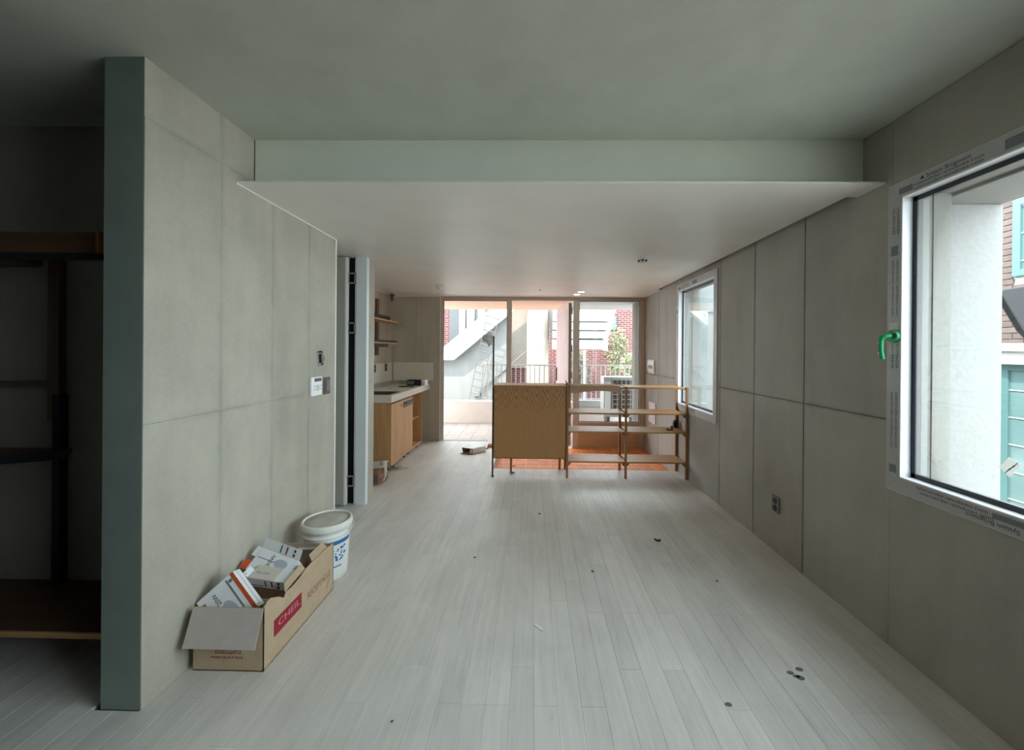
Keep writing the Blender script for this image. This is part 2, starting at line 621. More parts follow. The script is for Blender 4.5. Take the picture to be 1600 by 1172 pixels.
def thing(name, label, cat, loc, group=None):
    o = bpy.data.objects.new(name, None)
    o.empty_display_size = 0.05
    COL.objects.link(o)
    o.location = loc
    LOC[o.name] = Vector(loc)
    o['label'] = label
    o['category'] = cat
    if group:
        o['group'] = group
    return o


def tag(o, label, cat, group=None):
    o['label'] = label
    o['category'] = cat
    if group:
        o['group'] = group
    return o


def struct(name, loc=(0, 0, 0), label=None):
    o = bpy.data.objects.new(name, None)
    o.empty_display_size = 0.05
    COL.objects.link(o)
    o.location = loc
    LOC[o.name] = Vector(loc)
    o['kind'] = 'structure'
    return o


def slab(name, mat, *boxes, parent=None, bev=0.0):
    b = MB()
    for x in boxes:
        b.box(*x)
    return b.build(name, mat, parent, bev, kind=None if parent else 'structure')


def B(x0, x1, y0, y1, z0, z1):
    return MB().box(x0, x1, y0, y1, z0, z1)


def text(body, size, origin, right, up_, mat, parent, name='lettering', align='LEFT', lift=0.0006, sx=1.0):
    cu = bpy.data.curves.new(name, 'FONT')
    cu.body = body
    cu.size = size
    cu.align_x = align
    cu.resolution_u = 3
    tmp = bpy.data.objects.new('tmp_text', cu)
    COL.objects.link(tmp)
    bpy.context.view_layer.update()
    me = bpy.data.meshes.new_from_object(tmp.evaluated_get(bpy.context.evaluated_depsgraph_get()))
    r, u = Vector(right).normalized(), Vector(up_).normalized()
    n = r.cross(u)
    b = MB()
    b.add([Vector(origin) + r * (v.co.x * sx) + u * v.co.y + n * lift for v in me.vertices], [tuple(p.vertices) for p in me.polygons])
    bpy.data.objects.remove(tmp)
    bpy.data.curves.remove(cu)
    bpy.data.meshes.remove(me)
    return b.build(name, mat, parent)


def cells(breaks_a, breaks_b, holes, gap, skip=None):
    """rectangles of a panel grid in (a, b), less rectangular holes; one list of rectangles per panel"""
    out = []
    for i in range(len(breaks_a) - 1):
        for j in range(len(breaks_b) - 1):
            if skip and skip(i, j):
                continue
            rs = [(breaks_a[i] + gap / 2, breaks_a[i + 1] - gap / 2, breaks_b[j] + gap / 2, breaks_b[j + 1] - gap / 2)]
            for (h0, h1, k0, k1) in holes:
                nr = []
                for (a0, a1, b0, b1) in rs:
                    if h1 <= a0 or h0 >= a1 or k1 <= b0 or k0 >= b1:
                        nr.append((a0, a1, b0, b1))
                        continue
                    c0, c1 = max(a0, h0), min(a1, h1)
                    if a0 < h0:
                        nr.append((a0, h0, b0, b1))
                    if a1 > h1:
                        nr.append((h1, a1, b0, b1))
                    if b0 < k0:
                        nr.append((c0, c1, b0, k0))
                    if b1 > k1:
                        nr.append((c0, c1, k1, b1))
                rs = nr
            if rs:
                out.append(rs)
    return out


CEIL, SOF = 2.702, 2.395
XL, XR = -1.606, 1.851

# ================================================================== SETTING
# ---- left wall (formwork panels on a core), its near end painted grey green
wl = slab('wall_left', [m_pier, m_joint], (-1.776, XL - 0.005, 1.587, 3.150, 0, CEIL))
for rs in cells([1.587, 1.99, 2.387, 2.78, 3.150], [0.0, 1.180, 2.455], [], 0.0008):
    b = MB()
    for (a0, a1, b0, b1) in rs:
        b.box(XL - 0.006, XL, a0, a1, b0, b1)
    b.build('panel', m_conc_l, wl, 0.0006)
b = MB().box(XL - 0.006, XL - 0.002, 1.587, 2.22, 2.4562, CEIL)
b.build('panel', m_conc_l, wl, 0.0006)
slab('trim_1', m_trim, (-1.780, XL + 0.004, 3.150, 3.166, 0, SOF), bev=0.002)                                   # white corner bead at the wall's end
slab('trim_2', m_trim, (XL - 0.002, XL + 0.007, 2.079, 3.166, SOF - 0.006, SOF), bev=0.001)                      # white bead under the lowered ceiling
# ---- wall past the doorway, kitchen walls
slab('wall_hall', m_conc_l, (-3.3, XL, 3.800, 3.945, 0, SOF), bev=0.004)
slab('wall_kitchen_left', m_conc_k, (-2.48, -2.33, 3.945, 6.60, 0, SOF))
wk = slab('wall_kitchen_back', m_joint, (-2.33, -1.522, 6.456, 6.60, 0, SOF))
for rs in cells([-2.33, -1.93, -1.72, -1.524], [0.0, SOF], [], 0.003):
    b = MB()
    for (a0, a1, b0, b1) in rs:
        b.box(a0, a1, 6.450, 6.457, b0, b1)
    b.build('panel', m_conc_k, wk, 0.0015)
slab('trim_3', m_trim, (-2.33, -1.52, 6.440, 6.450, SOF - 0.008, SOF), (-2.33, -2.322, 3.945, 6.45, SOF - 0.008, SOF))
slab('trim_4', m_trim, (-1.53, -1.516, 6.437, 6.450, 0, SOF), bev=0.001)
# ---- alcove on the left, the closed rest of the room, an added light block
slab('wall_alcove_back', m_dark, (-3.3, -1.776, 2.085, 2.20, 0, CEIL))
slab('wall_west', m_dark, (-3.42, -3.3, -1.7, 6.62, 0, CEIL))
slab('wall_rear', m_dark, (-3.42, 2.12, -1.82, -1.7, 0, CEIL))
slab('wall_light_block', m_dark, (-2.05, -1.95, -1.7, 1.12, 0, CEIL))  # unseen wall added to keep window light out of the alcove
# ---- right wall with two windows
NW = (-0.75, 2.055, 0.810, 2.360)  # near window lengthened out of view to let in more daylight
FW = (3.925, 5.030, 0.790, 2.345)
holes = [(w[0] + 0.03, w[1] - 0.03, w[2] + 0.03, w[3] - 0.03) for w in (NW, FW)]
wr = MB()
for rs in cells([-1.7, 6.62], [-0.2, CEIL], holes, 0.0):
    for (a0, a1, b0, b1) in rs:
        wr.box(XR + 0.006, 2.12, a0, a1, b0, b1)
wr = wr.build('wall_right', m_joint, kind='structure')
holes2 = [(w[0] + 0.01, w[1] - 0.01, w[2] + 0.01, w[3] - 0.01) for w in (NW, FW)]
for rs in cells([-1.7, -0.9, -0.3, 0.3, 0.9, 2.688, 3.285, 3.876, 5.07, 5.745, 6.47], [-0.1, 1.160, CEIL], holes2, 0.007):
    b = MB()
    for (a0, a1, b0, b1) in rs:
        b.box(XR, XR + 0.007, a0, a1, b0, b1)
    b.build('panel', m_conc_r, wr, 0.002)
# ---- ceilings
slab('ceiling', m_ceil, (-3.42, 2.12, -1.82, 6.62, CEIL, CEIL + 0.15))
slab('ceiling_lowered', m_soffit, (XL, XR - 0.002, 2.079, 2.262, SOF, SOF + 0.009), (XL, 1.787, 2.262, 5.64, SOF, SOF + 0.009),
     (XL, XR, 5.64, 6.47, SOF, SOF + 0.009), (-3.3, XL, 3.166, 6.47, SOF, SOF + 0.009), (1.777, 1.787, 2.262, 5.64, SOF + 0.009, CEIL))
slab('wall_fascia', m_fascia, (XL, XR - 0.001, 2.225, 2.240, SOF + 0.009, CEIL), bev=0.001)
slab('wall_lintel', m_conc_k, (-3.3, 2.12, 6.47, 6.62, SOF, CEIL))

# ---- floor: planks on a subfloor, with a sunken tiled entry
fl = slab('floor', m_subfloor, (-3.42, 2.12, -1.82, 4.975, -0.20, -0.013), (-3.42, -0.50, 4.975, 5.975, -0.20, -0.013),
          (-3.42, -0.74, 5.975, 6.60, -0.20, -0.013))
PLANK = {}


def plank(x0, x1, y0, y1):
    key = (round(x1 - x0, 4), round(y1 - y0, 4))
    if key not in PLANK:
        w, l = key
        c = 0.0007
        vs = [(0, 0, -0.013), (w, 0, -0.013), (w, l, -0.013), (0, l, -0.013),
              (0, 0, -c), (w, 0, -c), (w, l, -c), (0, l, -c),
              (c, c, 0), (w - c, c, 0), (w - c, l - c, 0), (c, l - c, 0)]
        fs = [(0, 1, 5, 4), (1, 2, 6, 5), (2, 3, 7, 6), (3, 0, 4, 7), (4, 5, 9, 8), (5, 6, 10, 9), (6, 7, 11, 10), (7, 4, 8, 11), (8, 9, 10, 11)]
        me = bpy.data.meshes.new('plank')
        me.from_pydata(vs, [], fs)
        me.materials.append(m_plank)
        PLANK[key] = me
    o = bpy.data.objects.new('plank', PLANK[key])
    COL.objects.link(o)
    o.parent = fl
    o.location = Vector((x0, y0, 0)) - LOC[fl.name]


PW, PG = 0.1018, 0.0006
col_x = XR - 0.0005
ci = 0
while col_x > -3.2:
    x1 = col_x
    x0 = max(col_x - PW, -3.29)
    mid = (x0 + x1) / 2
    rng = random.Random(100 + ci)
    spans = []
    if mid > -0.50:
        spans = [(1.15, 4.962)]
    elif mid > -0.74:
        spans = [(1.15, 5.972)]
    elif mid > -1.55:
        spans = [(1.15, 6.449)]
    elif mid > -1.61:
        spans = [(1.15, 6.449)]
    elif mid > -1.78:
        spans = [(1.15, 1.584), (3.17, 3.798), (3.947, 6.449)]
    else:
        spans = [(1.15, 2.083), (3.17, 3.798), (3.947, 6.449)]
    xa = x0
    if -1.71 < x0 < XL < x1:      # the column that meets the left wall stays beside it
        pass
    for (s0, s1) in spans:
        y = s0
        first = True
        while y < s1 - 1e-4:
            ln = rng.choice([0.9, 1.05, 1.2, 1.35])
            if first:
                ln = rng.choice([0.3, 0.5, 0.7, 0.9, 1.1])
                first = False
            e = min(y + ln, s1)
            if s1 - e < 0.25:
                e = s1
            plank(x0 + PG / 2, x1 - PG / 2, y + PG / 2, e - PG / 2)
            y = e
    col_x -= PW
    ci += 1
slab('trim_5', oak('step_nosing', (206, 190, 172), 'X', 0.12), (-0.50, XR, 4.963, 4.985, -0.1, 0.0), (-0.50, -0.488, 4.985, 5.975, -0.1, 0.0),
     (-0.74, -0.488, 5.9735, 5.985, -0.1, 0.0), (-0.74, -0.728, 5.985, 6.455, -0.1, 0.0), bev=0.002)
# sunken entry
en = slab('floor_entry', m_grout, (-0.74, XR, 4.985, 6.60, -0.20, -0.1025))
TILE = {}


def tile(x0, x1, y0, y1, z, parent, mat, th=0.012):
    key = (round(x1 - x0, 3), round(y1 - y0, 3), mat.name)
    if key not in TILE:
        w, l, _ = key
        c = 0.002
        vs = [(0, 0, -th), (w, 0, -th), (w, l, -th), (0, l, -th), (0, 0, -c), (w, 0, -c), (w, l, -c), (0, l, -c),
              (c, c, 0), (w - c, c, 0), (w - c, l - c, 0), (c, l - c, 0)]
        fs = [(0, 1, 5, 4), (1, 2, 6, 5), (2, 3, 7, 6), (3, 0, 4, 7), (4, 5, 9, 8), (5, 6, 10, 9), (6, 7, 11, 10), (7, 4, 8, 11), (8, 9, 10, 11)]
        me = bpy.data.meshes.new('tile')
        me.from_pydata(vs, [], fs)
        me.materials.append(mat)
        TILE[key] = me
    o = bpy.data.objects.new('tile', TILE[key])
    COL.objects.link(o)
    o.parent = parent
    o.location = Vector((x0, y0, z)) - LOC[parent.name]


TS, TG = 0.175, 0.009
x = XR
while x > -0.72:
    xa = max(x - TS, -0.728)
    y = 4.987
    while y < 6.44:
        ye = min(y + TS, 6.455)
        mx0 = xa
        if ye <= 5.99 and x <= -0.47:
            y = ye
            continue
        if ye <= 5.99 and xa < -0.487:
            mx0 = -0.487
        if x - mx0 > 0.03 and ye - y > 0.03:
            tile(mx0 + TG / 2, x - TG / 2, y + TG / 2, ye - TG / 2, -0.099, en, m_terra)
        y = ye
    x = xa

# ---- glazed front of the entry: fixed pane, door, fixed pane over a board
w3 = struct('window_3', (0.17, 6.48, 0))
for (x0, x1, z0, z1) in ((-1.516, -1.482, -0.1, 2.338), (-0.418, -0.343, -0.1, 2.338), (0.675, 0.772, -0.1, 2.338), (1.772, 1.850, -0.1, 2.338)):
    B(x0, x1, 6.456, 6.545, z0, z1).build('frame_post', m_frame, w3, 0.003)
B(-1.516, 1.850, 6.456, 6.545, 2.338, 2.394).build('frame_head', m_frame_h, w3, 0.003)
B(0.772, 1.772, 6.46, 6.54, 0.295, 0.335).build('frame_rail', m_frame_h, w3, 0.003)
B(-1.482, -0.418, 6.46, 6.54, -0.1, -0.06).build('frame_rail', m_frame_h, w3, 0.003)
B(0.772, 1.772, 6.478, 6.53, -0.1, 0.295).build('board', oak('front_board', (198, 172, 138), 'X', 0.15), w3, 0.002)
for (x0, x1, z0) in ((-1.482, -0.418, -0.06), (0.772, 1.772, 0.335)):
    B(x0, x1, 6.494, 6.506, z0, 2.338).build('pane', m_glass, w3)
    g = MB()
    t_ = 0.010
    g.box(x0, x0 + t_, 6.487, 6.493, z0, 2.338).box(x1 - t_, x1, 6.487, 6.493, z0, 2.338).box(x0, x1, 6.487, 6.493, 2.338 - t_, 2.338).box(x0, x1, 6.487, 6.493, z0, z0 + t_)
    g.build('gasket', m_gasket, w3)
# outward opening leaf of the entry door, ajar
d2 = struct('door_2', (0.67, 6.55, -0.08))
hx, hy, fx, fy = 0.655, 6.56, 0.505, 7.42
du = Vector((fx - hx, fy - hy, 0))
nu = Vector((-du.y, du.x, 0)).normalized() * 0.05
MB().hexa((hx, hy, -0.075), du, nu, (0, 0, 2.39)).build('leaf', m_pink_door, d2, 0.004)
MB().hexa(Vector((hx, hy, -0.075)) + nu * -0.06, du * 0.04, nu * 1.12, (0, 0, 2.39)).build('leaf_edge', m_frame, d2)
dn = nu.normalized()
for i in range(8):
    a = Vector((hx, hy, 0.02)) + du * (0.07 + i * 0.113) + nu
    MB().hexa(a, du * 0.105, dn * 0.006, (0, 0, 2.18)).build('board', m_pink_door, d2, 0.002)
for z in (0.15, 1.05, 1.5, 2.12):
    B(0.632, 0.672, 6.535, 6.556, z, z + 0.11).build('hinge', m_steel, d2, 0.003)
a = Vector((hx, hy, 0)) + du * 0.9 + nu
MB().hexa(a + Vector((0, 0, 0.95)), du * 0.03, dn * 0.03, (0, 0, 0.25)).build('handle', m_darkgrey, d2, 0.004)

# ---- inner doorway: open leaf with hinges, white jamb
d1 = struct('door_1', (-1.9, 3.75, 0))
B(-2.62, -1.792, 3.700, 3.745, 0.012, SOF - 0.012).build('leaf', m_door_leaf, d1, 0.003)
B(-1.792, -1.775, 3.700, 3.745, 0.012, SOF - 0.012).build('leaf_edge', m_trim, d1, 0.001)
B(-1.705, -1.602, 3.745, 3.800, 0.0, SOF).build('jamb', m_jamb, d1, 0.002)
B(-1.722, -1.705, 3.757, 3.800, 0.0, SOF).build('jamb_stop', m_jamb, d1, 0.001)
B(-1.79, -1.722, 3.785, 3.799, 0.0, SOF).build('gap_shade', m_blackhole, d1)  # black strip paints the shade in the gap beside the leaf
for z in (2.135, 1.655, 0.175):
    h = MB()
    for (x0, x1, z0, z1) in ((-1.79, -1.705, 0.094, 0.108), (-1.79, -1.705, 0.0, 0.014), (-1.79, -1.772, 0.0, 0.108), (-1.722, -1.705, 0.0, 0.108)):
        h.box(x0, x1, 3.738, 3.748, z + z0, z + z1)
    h.cyl((-1.782, 3.735, z - 0.003), (-1.782, 3.735, z + 0.111), 0.008, n=10)
    h.build('hinge', m_steel, d1, 0.001)


# ---- the two side windows in the right wall
def side_window(name, W, printed):
    y0, y1, z0, z1 = W
    r = struct(name, (XR, (y0 + y1) / 2, z0))
    xa, xb = XR - 0.012, 1.925
    fwid = 0.072
    yi0, yi1, zi0, zi1 = y0 + fwid, y1 - fwid, z0 + fwid, z1 - fwid
    # mitred rails: outer trapezoids
    for q in ([(y0, z0), (y0, z1), (yi0, zi1), (yi0, zi0)], [(y1, z0), (y1, z1), (yi1, zi1), (yi1, zi0)],
              [(y0, z1), (y1, z1), (yi1, zi1), (yi0, zi1)], [(y0, z0), (y1, z0), (yi1, zi0), (yi0, zi0)]):
        MB().prism([(xa, y, z) for (y, z) in q], (xb - xa, 0, 0)).build('frame_rail', m_film, r, 0.0015)
    # pale beads of the sash, running back to the gasket
    xg = 1.892
    t_ = 0.006
    for (a0, a1, b0, b1) in ((yi0, yi0 + t_, zi0, zi1), (yi1 - t_, yi1, zi0, zi1), (yi0, yi1, zi0, zi0 + t_), (yi0, yi1, zi1 - t_, zi1)):
        B(xa + 0.001, xg, a0, a1, b0, b1).build('bead', m_bead, r)
    g = MB()
    gw = 0.028
    for (a0, a1, b0, b1) in ((yi0, yi0 + gw, zi0, zi1), (yi1 - gw, yi1, zi0, zi1), (yi0, yi1, zi0, zi0 + gw), (yi0, yi1, zi1 - gw, zi1)):
        g.box(xg, xg + 0.006, a0, a1, b0, b1)
    g.build('gasket', m_gasket, r)
    B(xg + 0.006, xg + 0.014, yi0, yi1, zi0, zi1).build('pane', m_glass, r)
    # thin bright seal round the frame on the wall
    s = MB()
    e = 0.006
    for (a0, a1, b0, b1) in ((y0 - e, y0, z0 - e, z1 + e), (y1, y1 + e, z0 - e, z1 + e), (y0, y1, z0 - e, z0), (y0, y1, z1, z1 + e)):
        s.box(XR - 0.005, XR + 0.004, a0, a1, b0, b1)
    s.build('seal', m_off_pl, r)
    # printed protective film on the rails
    R_, U_ = (0, -1, 0), (0, 0, 1)
    xs = xa
    ym = y1
    text('▲', 0.022, (xs, ym - 0.165, z1 - 0.028), R_, U_, m_ink, r)
    text('System Brügmann', 0.026, (xs, ym - 0.195, z1 - 0.029), R_, U_, m_ink, r)
    text('salamander-windows.com', 0.021, (xs, ym - 0.135, z1 - 0.047), R_, U_, m_ink_soft, r, sx=1.35)
    text('salamander-windows.com', 0.021, (xs, ym - 0.135, z1 - 0.066), R_, U_, m_ink_soft, r, sx=1.35)
    text('salamander-windows.com', 0.021, (xs, ym - 0.16, z0 + 0.050), R_, U_, m_ink_soft, r, sx=1.35)
    text('salamander-windows.com', 0.021, (xs, ym - 0.18, z0 + 0.030), R_, U_, m_ink_soft, r, sx=1.35)
    text('System Brügmann', 0.026, (xs, ym - 0.56, z0 + 0.028), (0, 1, 0), (0, 0, -1), m_ink, r)
    text('▲', 0.022, (xs, ym - 0.60, z0 + 0.028), (0, 1, 0), (0, 0, -1), m_ink, r)
    D_, V_ = (0, 0, -1), (0, -1, 0)
    for zt, s_ in ((z1 - 0.12, 'SALAMANDER'), (z1 - 0.80, 'SALAMANDER')):
        for dy in (0.026, 0.050):
            text(s_, 0.021, (xs, ym - dy, zt), D_, V_, m_ink, r)
    for zt in (z1 - 0.38, z1 - 1.05):
        for dy in (0.026, 0.050):
            text('salamander-windows.com', 0.021, (xs, ym - dy, zt), D_, V_, m_ink_soft, r, sx=1.3)
    bars = MB()
    for (ya, yb, za, zb) in ((ym - 0.02, ym - 0.058, z1 - 0.31, z1 - 0.36), (ym - 0.02, ym - 0.058, z0 + 0.09, z0 + 0.13),
                             (ym - 0.06, ym - 0.13, z1 - 0.03, z1 - 0.06), (ym - 0.50, ym - 0.62, z1 - 0.02, z1 - 0.06), (ym - 0.47, ym - 0.60, z0 + 0.04, z0 + 0.062)):
        bars.box(xs - 0.0007, xs, yb, ya, zb, za)
    for o_ in [bars]:
        o_.build('print_block', m_ink_g, r)
    return r


w1 = side_window('window_1', NW, True)
w2 = side_window('window_2', FW, True)
# blank film patches behind the handle, and the green lever handle
xs = XR - 0.012
hy_, hz_ = 2.019, 1.592
B(xs - 0.0006, xs, 1.995, 2.043, 1.50, 1.66).build('film_patch', m_off_pl, w1)
h = MB().cyl((xs - 0.001, hy_ - 0.005, hz_), (xs - 0.014, hy_ - 0.005, hz_), 0.034, 0.031, n=20)
hd = h.build('handle', m_green, w1, 0.002)
hl = MB().tube([(xs - 0.012, hy_ - 0.005, hz_), (xs - 0.042, hy_ - 0.004, hz_), (xs - 0.052, hy_ + 0.006, hz_ - 0.008),
                (xs - 0.054, hy_ + 0.010, hz_ - 0.03), (xs - 0.053, hy_ + 0.010, hz_ - 0.075), (xs - 0.050, hy_ + 0.004, hz_ - 0.118)],
               [0.012, 0.012, 0.0125, 0.012, 0.011, 0.0105], n=12)
LOC[hd.name] = LOC[w1.name]
hl.build('lever', m_green, hd)
dots = MB()
for z in (-0.035, -0.088):
    dots.cyl((xs - 0.064, hy_ + 0.012, hz_ + z), (xs - 0.0662, hy_ + 0.012, hz_ + z), 0.003, n=8)
dots.build('rivet', m_white_pl, hd)
st = MB()
st.prism([(1.8965, 1.612, 1.048), (1.8965, 1.580, 1.096), (1.8965, 1.540, 1.074), (1.8965, 1.578, 1.014)], (-0.0012, 0, 0))
sk = st.build('sticker', m_sticker, w1)
for i in range(3):
    c0 = Vector((1.8948, 1.598 - 0.012 * i, 1.036 + 0.012 * i))
    MB().hexa(c0 + Vector((0, -0.006, -0.006 + 0.002 * i)), Vector((0, -0.020, 0.030)) * 0.8, Vector((0, -0.0028, -0.0018)), (-0.0004, 0, 0)).build('print_line', m_ink_g, sk)

# ================================================================== LARGE OBJECTS INSIDE
# ---- oak cabinet with its tall black post
cb = thing('cabinet', 'closed oak cabinet with a veneered back and tall black corner post', 'cabinet', (-0.02, 4.80, 0))
B(-0.447, 0.402, 4.632, 4.650, 0.222, 1.075).build('back_panel', m_veneer, cb, 0.001)
B(-0.452, -0.432, 4.650, 4.985, 0.222, 1.075).build('side_panel', m_oak_z, cb, 0.001)
B(0.386, 0.404, 4.650, 4.985, 0.222, 1.075).build('side_panel', m_oak_z, cb, 0.001)
B(-0.432, 0.386, 4.650, 4.985, 0.222, 0.242).build('bottom_board', m_oak_x, cb, 0.001)
B(-0.432, 0.386, 4.966, 4.985, 0.242, 1.075).build('door', m_veneer, cb, 0.001)
B(-0.462, 0.409, 4.628, 4.990, 1.075, 1.094).build('top', m_oak_x, cb, 0.002)
B(-0.447, 0.402, 4.628, 4.632, 0.222, 0.232).build('edge_strip', m_oak_z, cb)
p = MB().box(-0.470, -0.453, 4.640, 4.660, 0.03, 1.676)
p.build('post', m_black, cb, 0.001)
MB().cyl((-0.4615, 4.65, 0.0), (-0.4615, 4.65, 0.012), 0.017, n=14).cyl((-0.4615, 4.65, 0.012), (-0.4615, 4.65, 0.034), 0.008, n=12).build('foot', m_black, cb)
B(-0.262, -0.236, 4.78, 4.806, 0.0, 0.222).build('leg', m_oak_z, cb, 0.001)
B(-0.236, -0.205, 4.782, 4.802, 0.004, 0.016).build('foot', m_oak_z, cb, 0.001)
B(-0.236, -0.205, 4.89, 4.91, 0.05, 0.062).build('foot', m_oak_z, cb, 0.001)
B(0.345, 0.372, 4.945, 4.975, 0.0, 0.222).build('leg', m_oak_z, cb, 0.001)
# grey rag tied to the post's top
rg = MB()
pts = [(-0.600, 1.660), (-0.575, 1.690), (-0.540, 1.700), (-0.500, 1.684), (-0.474, 1.690), (-0.476, 1.560), (-0.492, 1.575), (-0.520, 1.545), (-0.545, 1.600), (-0.580, 1.612)]
n = len(pts)
vs = [(x_, 4.642 + 0.010 * math.sin(i * 2.1), z_) for i, (x_, z_) in enumerate(pts)] + [(-0.532, 4.612, 1.635)] + [(x_, 4.656 + 0.008 * math.sin(i * 1.7), z_) for i, (x_, z_) in enumerate(pts)] + [(-0.53, 4.676, 1.64)]
fs = [((i + 1) % n, n, i) for i in range(n)] + [(n + 1 + i, 2 * n + 1, n + 1 + (i + 1) % n) for i in range(n)] + [(i, n + 1 + i, n + 1 + (i + 1) % n, (i + 1) % n) for i in range(n)]
rg.add(vs, fs)
tag(rg.build('rag', simple('rag_grey', (206, 202, 196), 0.9, 0.15, 30)), 'crumpled grey scrap stuck to the top of the black post', 'rag')

# ---- open shelving beside it
sh = thing('shelving_unit', 'open oak shelving unit with four levels, left of the right wall', 'shelf', (1.12, 4.81, 0))
PX = [(0.412, 0.436), (1.103, 1.129), (1.817, 1.845)]
for (x0, x1) in PX:
    B(x0, x1, 4.625, 4.651, 0.0, 1.088).build('post', m_oak_z, sh, 0.0015)
    B(x0 + 0.002, x1 + 0.004, 4.962, 4.992, 0.0, 1.088).build('post', m_oak_z, sh, 0.0015)
    B(x0 + 0.004, x1 - 0.004, 4.651, 4.962, 1.052, 1.074).build('cross_bar', m_oak_z, sh, 0.001)
levels = [1.082, 0.776, 0.556, 0.200]
for li, z in enumerate(levels):
    for (a0, a1) in ((0.437, 1.102), (1.130, 1.816)):
        B(a0, a1, 4.640, 4.975, z - 0.020, z).build('shelf', m_oak_x, sh, 0.0015)
    if li:
        for (x_, s_) in ((0.437, 1), (1.102, -1), (1.130, 1), (1.816, -1)):
            for yb in (4.640, 4.955):
                k = MB().prism([(x_, yb, z - 0.020), (x_ + s_ * 0.034, yb, z - 0.020), (x_ + s_ * 0.030, yb, z - 0.030), (x_ + s_ * 0.012, yb, z - 0.050), (x_, yb, z - 0.052)], (0, 0.016, 0))
                k.build('bracket', m_oak_z, sh)
# folded cardboard over the top front edge
cd = MB()
pr = [(0.455, 1.106, 0.095), (0.56, 1.100, 0.085), (0.66, 1.104, 0.075), (0.76, 1.098, 0.062), (0.84, 1.104, 0.066), (0.92, 1.108, 0.075), (1.02, 1.100, 0.090), (1.045, 1.100, 0.088)]
vs, fs = [], []
for i, (x_, z_, dr) in enumerate(pr):
    vs += [(x_, 4.98, 1.092), (x_, 4.80, 1.094 + 0.012 * math.sin(i * 1.4) ** 2), (x_, 4.627, z_), (x_, 4.618, z_ - 0.004), (x_ + 0.006 * math.sin(i * 2), 4.606, z_ - dr)]
for i in range(len(pr) - 1):
    for k in range(4):
        fs.append((i * 5 + k, i * 5 + k + 1, (i + 1) * 5 + k + 1, (i + 1) * 5 + k))
cd.add(vs, fs)
o = cd.build('cardboard_sheet', m_card_b)
sd = o.modifiers.new('thick', 'SOLIDIFY')
sd.thickness = 0.004
tag(o, 'creased brown cardboard sheet folded over the shelving top', 'cardboard')
ear = MB().prism([(0.415, 4.70, 1.100), (0.395, 4.70, 1.158), (0.425, 4.70, 1.128), (0.448, 4.70, 1.100)], (0, 0.004, 0))
ear.build('flap', m_card_d, o)
ear = MB().prism([(0.985, 4.80, 1.098), (1.065, 4.80, 1.140), (1.085, 4.80, 1.126), (1.055, 4.80, 1.098)], (0, 0.004, 0))
ear.build('flap', m_card_d, o)
o2 = MB().box(1.640, 1.705, 4.74, 4.775, 0.557, 0.563).box(1.690, 1.705, 4.74, 4.775, 0.557, 0.610).box(1.640, 1.655, 4.74, 4.775, 0.557, 0.575).build('bracket', m_black, None, 0.001)
tag(o2, 'small black angle bracket lying on the third shelf down', 'bracket')
o2 = MB().box(1.775, 1.815, 4.90, 4.95, 0.557, 0.620).box(1.782, 1.808, 4.905, 4.945, 0.620, 0.648).build('clamp', m_black, None, 0.004)
tag(o2, 'black clamp by the rear right post of the shelving', 'clamp')

# ---- kitchen run
kc = thing('kitchen_cabinet', 'oak base cabinet with two doors and an open end', 'cabinet', (-2.02, 5.42, 0))
B(-2.32, -1.742, 4.760, 4.778, 0.068, 0.858).build('side_panel', m_oak_k, kc, 0.001)
B(-2.32, -1.722, 6.078, 6.095, 0.068, 0.858).build('side_panel', m_oak_k, kc, 0.001)
B(-2.32, -1.742, 5.612, 5.628, 0.086, 0.858).build('divider', m_oak_k, kc, 0.001)
B(-2.32, -1.724, 4.778, 6.078, 0.068, 0.086).build('bottom_board', m_oak_ky, kc, 0.001)
B(-2.32, -2.308, 4.778, 6.078, 0.086, 0.858).build('back_board', m_oak_k, kc)
B(-2.30, -1.760, 5.628, 6.078, 0.465, 0.482).build('shelf', m_oak_ky, kc, 0.001)
B(-1.760, -1.742, 4.778, 5.612, 0.838, 0.858).build('top_rail', m_walnut, kc, 0.001)
for (a0, a1, tr) in ((4.763, 5.190, 0), (5.194, 5.622, 1)):
    d = B(-1.742, -1.722, a0, a1, 0.088, 0.832).build('door', m_oak_k, kc, 0.001)
    if tr:
        MB().box(-1.722, -1.716, a0 + 0.02, a1 + 0.01, 0.725, 0.800).box(-1.716, -1.690, a0 + 0.05, a1 + 0.015, 0.775, 0.790).build('handle', m_darkgrey, d, 0.001)
    else:
        MB().cyl((-1.723, a1 - 0.05, 0.770), (-1.7205, a1 - 0.05, 0.770), 0.016, n=14).build('finger_hole', m_blackhole, d)
for (x_, y_) in ((-1.80, 4.83), (-1.80, 5.45), (-1.80, 5.62), (-1.80, 6.02), (-2.25, 4.83), (-2.25, 6.02)):
    MB().cyl((x_, y_, 0.0), (x_, y_, 0.012), 0.026, n=14).cyl((x_, y_, 0.012), (x_, y_, 0.068), 0.016, n=12).build('foot', m_black, kc)
ct = thing('countertop', 'pale solid kitchen countertop with an inset sink', 'countertop', (-2.0, 5.58, 0.858))
hx0, hx1, hy0, hy1 = -2.20, -1.765, 4.80, 5.24
t0, t1 = 0.858, 0.945
b = MB()
b.box(-2.33, -1.700, 4.700, hy0, t0, t1).box(-2.33, hx0, hy0, hy1, t0, t1).box(hx1, -1.700, hy0, hy1, t0, t1).box(-2.33, -1.700, hy1, 6.450, t0, t1)
b.build('slab', m_counter, ct)
b = MB()
b.box(hx0, hx1, hy0, hy1, 0.878, 0.884)
